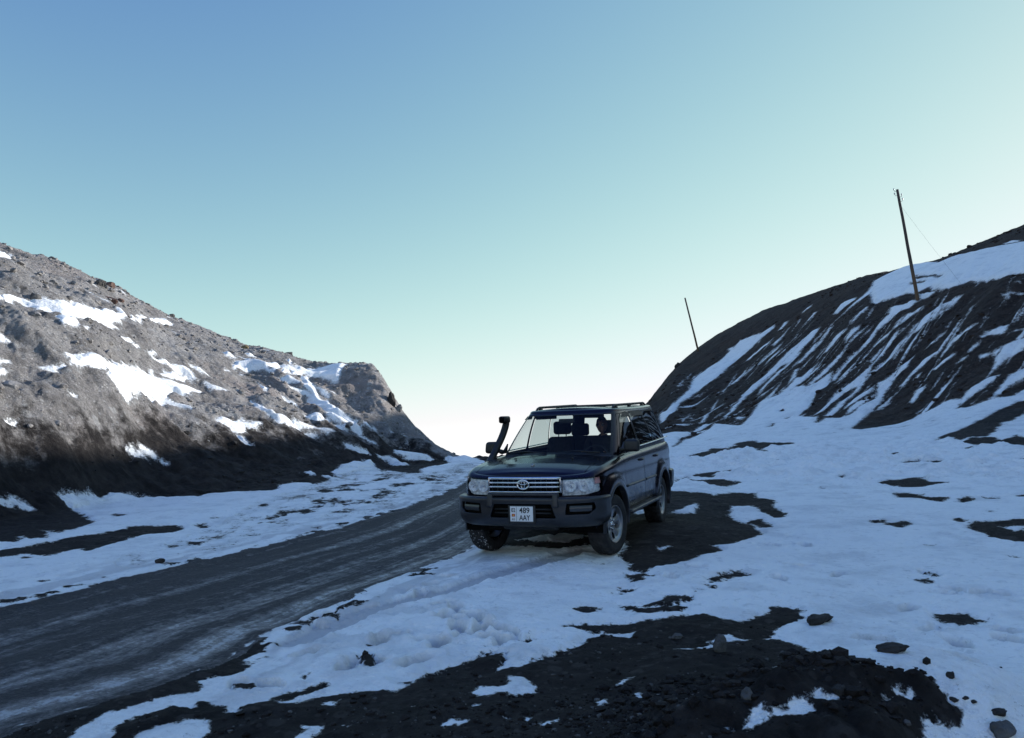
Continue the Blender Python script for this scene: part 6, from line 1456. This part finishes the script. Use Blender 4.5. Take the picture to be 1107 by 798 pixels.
# ---------------------------------------------------------------- the driver, seen dimly through the windscreen
def driver():
    J = dict(pel=(-1.50, .38, .90), wst=(-1.52, .38, 1.06), chs=(-1.56, .38, 1.26), nck=(-1.56, .38, 1.40), nk2=(-1.545, .38, 1.455),
             sl=(-1.55, .56, 1.345), el=(-1.38, .60, 1.12), wl=(-1.12, .53, 1.16), sr=(-1.55, .20, 1.345), er=(-1.38, .15, 1.12), wr=(-1.12, .23, 1.16),
             hl=(-1.46, .48, .90), kl=(-1.02, .50, .98), al=(-.95, .50, .66), hr=(-1.46, .28, .90), kr=(-1.02, .26, .98), ar=(-.95, .26, .66))
    E_ = ['pel-wst', 'wst-chs', 'chs-nck', 'nck-nk2', 'chs-sl', 'sl-el', 'el-wl', 'chs-sr', 'sr-er', 'er-wr', 'pel-hl', 'hl-kl', 'kl-al', 'pel-hr', 'hr-kr', 'kr-ar']
    rad = dict(pel=.15, wst=.14, chs=.15, nck=.065, nk2=.055, sl=.075, el=.05, wl=.034, sr=.075, er=.05, wr=.034, hl=.085, kl=.06, al=.045, hr=.085, kr=.06, ar=.045)
    # hands: a palm and five fingers each closed on the wheel rim
    for s_, w_, sg in (('l', 'wl', 1), ('r', 'wr', -1)):
        bx, by, bz = J[w_]; J['p'+s_] = (bx+.055, by, bz+.012); E_.append(w_+'-p'+s_); rad['p'+s_] = .030
        for k in range(4):
            o = (k-1.5)*.017; ln = (.05, .056, .053, .043)[k]
            a = 'f%s%d' % (s_, k)
            J[a+'a'] = (bx+.085, by+o*.5*sg, bz+.022+o); J[a+'b'] = (bx+.085+ln*.55, by+o*.5*sg, bz+.020+o); J[a+'c'] = (bx+.085+ln*.45, by+o*.5*sg-.012*sg, bz-.008+o)
            E_ += ['p%s-%sa' % (s_, a), a+'a-'+a+'b', a+'b-'+a+'c']
            for q in 'abc': rad[a+q] = .0088
        J['t'+s_+'a'] = (bx+.07, by-.030*sg, bz+.025); J['t'+s_+'b'] = (bx+.105, by-.042*sg, bz+.03); E_ += ['p%s-t%sa' % (s_, s_), 't%sa-t%sb' % (s_, s_)]; rad['t'+s_+'a'] = .011; rad['t'+s_+'b'] = .009
    names = list(J); me = bpy.data.meshes.new('person')
    me.from_pydata([J[n] for n in names], [tuple(names.index(q) for q in e.split('-')) for e in E_], [])
    o = bpy.data.objects.new('person', me); COL.objects.link(o)
    md = o.modifiers.new('skin', 'SKIN'); md.use_smooth_shade = True
    for i, n in enumerate(names): me.skin_vertices[0].data[i].radius = (rad[n], rad[n]); me.skin_vertices[0].data[i].use_root = (n == 'pel')
    o.modifiers.new('sub', 'SUBSURF').render_levels = 2; o.modifiers['sub'].levels = 2
    dg = bpy.context.evaluated_depsgraph_get(); dg.update(); m2 = bpy.data.meshes.new_from_object(o.evaluated_get(dg)); bpy.data.objects.remove(o)
    V = [tuple(v.co) for v in m2.vertices]; F = [tuple(p.vertices) for p in m2.polygons]; nb = len(F)
    # head with brow, nose, chin and ears, on the same mesh
    bm = bmesh.new(); bmesh.ops.create_icosphere(bm, subdivisions=4, radius=1); off = len(V)
    for v in bm.verts:
        x, y, z = v.co
        f = max(0, x)
        X = x*.098; Y = y*.076*(1-.22*max(0, -z)**1.3*1.0); Z = z*.122
        if z < 0: X += .012*f*(-z)
        X += .024*math.exp(-((y/.16)**2+((z+.12)/.22)**2))*(x > 0)                    # nose
        X -= .010*f*(math.exp(-(((abs(y)-.36)/.16)**2+((z-.06)/.13)**2)))             # eye sockets
        X -= .004*f*math.exp(-((y/.3)**2+((z+.47)/.05)**2))                           # mouth line
        Y += .016*math.copysign(1, y)*math.exp(-(((abs(y)-1)/.25)**2+((x+.02)/.22)**2+((z+.02)/.28)**2))   # ears
        V.append((-1.525+X, .38+Y, 1.565+Z))
    F += [tuple(q.index+off for q in f.verts) for f in bm.faces]; bm.free()
    p = mesh_obj('person', V, F, None, None)
    jk = plain('dark_jacket', (.012, .013, .018), .85); tr_ = plain('dark_trousers', (.010, .011, .015), .85); sk2 = plain('skin', (.33, .19, .13), .55, noise=.1)
    for m in (jk, tr_, sk2): p.data.materials.append(m)
    for i, q in enumerate(p.data.polygons):
        c = q.center; q.material_index = 2 if (i >= nb or c.x > -1.125 and c.z > 1.10 or c.z > 1.42) else (1 if c.z < .99 and c.x > -1.42 or c.z < .93 else 0)
    # short dark hair
    bm = bmesh.new(); bmesh.ops.create_icosphere(bm, subdivisions=4, radius=1); VV = []; keep = []
    for v in bm.verts:
        x, y, z = v.co; VV.append((-1.530+x*.106, .38+y*.083, 1.570+z*.130+.004*math.sin(x*40)*math.sin(y*43)))
        keep.append(z > .42-.0*x if x > .25 else z > -.35-.3*x)
    FF = [tuple(q.index for q in f.verts) for f in bm.faces if all(keep[q.index] for q in f.verts)]; bm.free()
    h = mesh_obj('hair', VV, FF, plain('dark_hair', (.012, .009, .008), .7), p)
    for sg in (1, -1):
        cx, cy, cz = -1.434, .38+sg*.031, 1.572
        g = mesh_obj('sunglasses', [(cx-.012*abs(math.cos(t))*(1 if math.cos(t)*sg > 0 else 0), cy+.027*math.cos(t), cz+.021*math.sin(t)) for t in np.linspace(0, 2*math.pi, 20, endpoint=False)], [tuple(range(20))], plain('dark_lens', (.01, .01, .012), .1), p)
    tag(p, 'driver in dark clothes and sunglasses at the wheel behind the windscreen', 'person')
    p.matrix_world = car.matrix_world @ Matrix.Translation((-.05, -.045, .015))
driver()
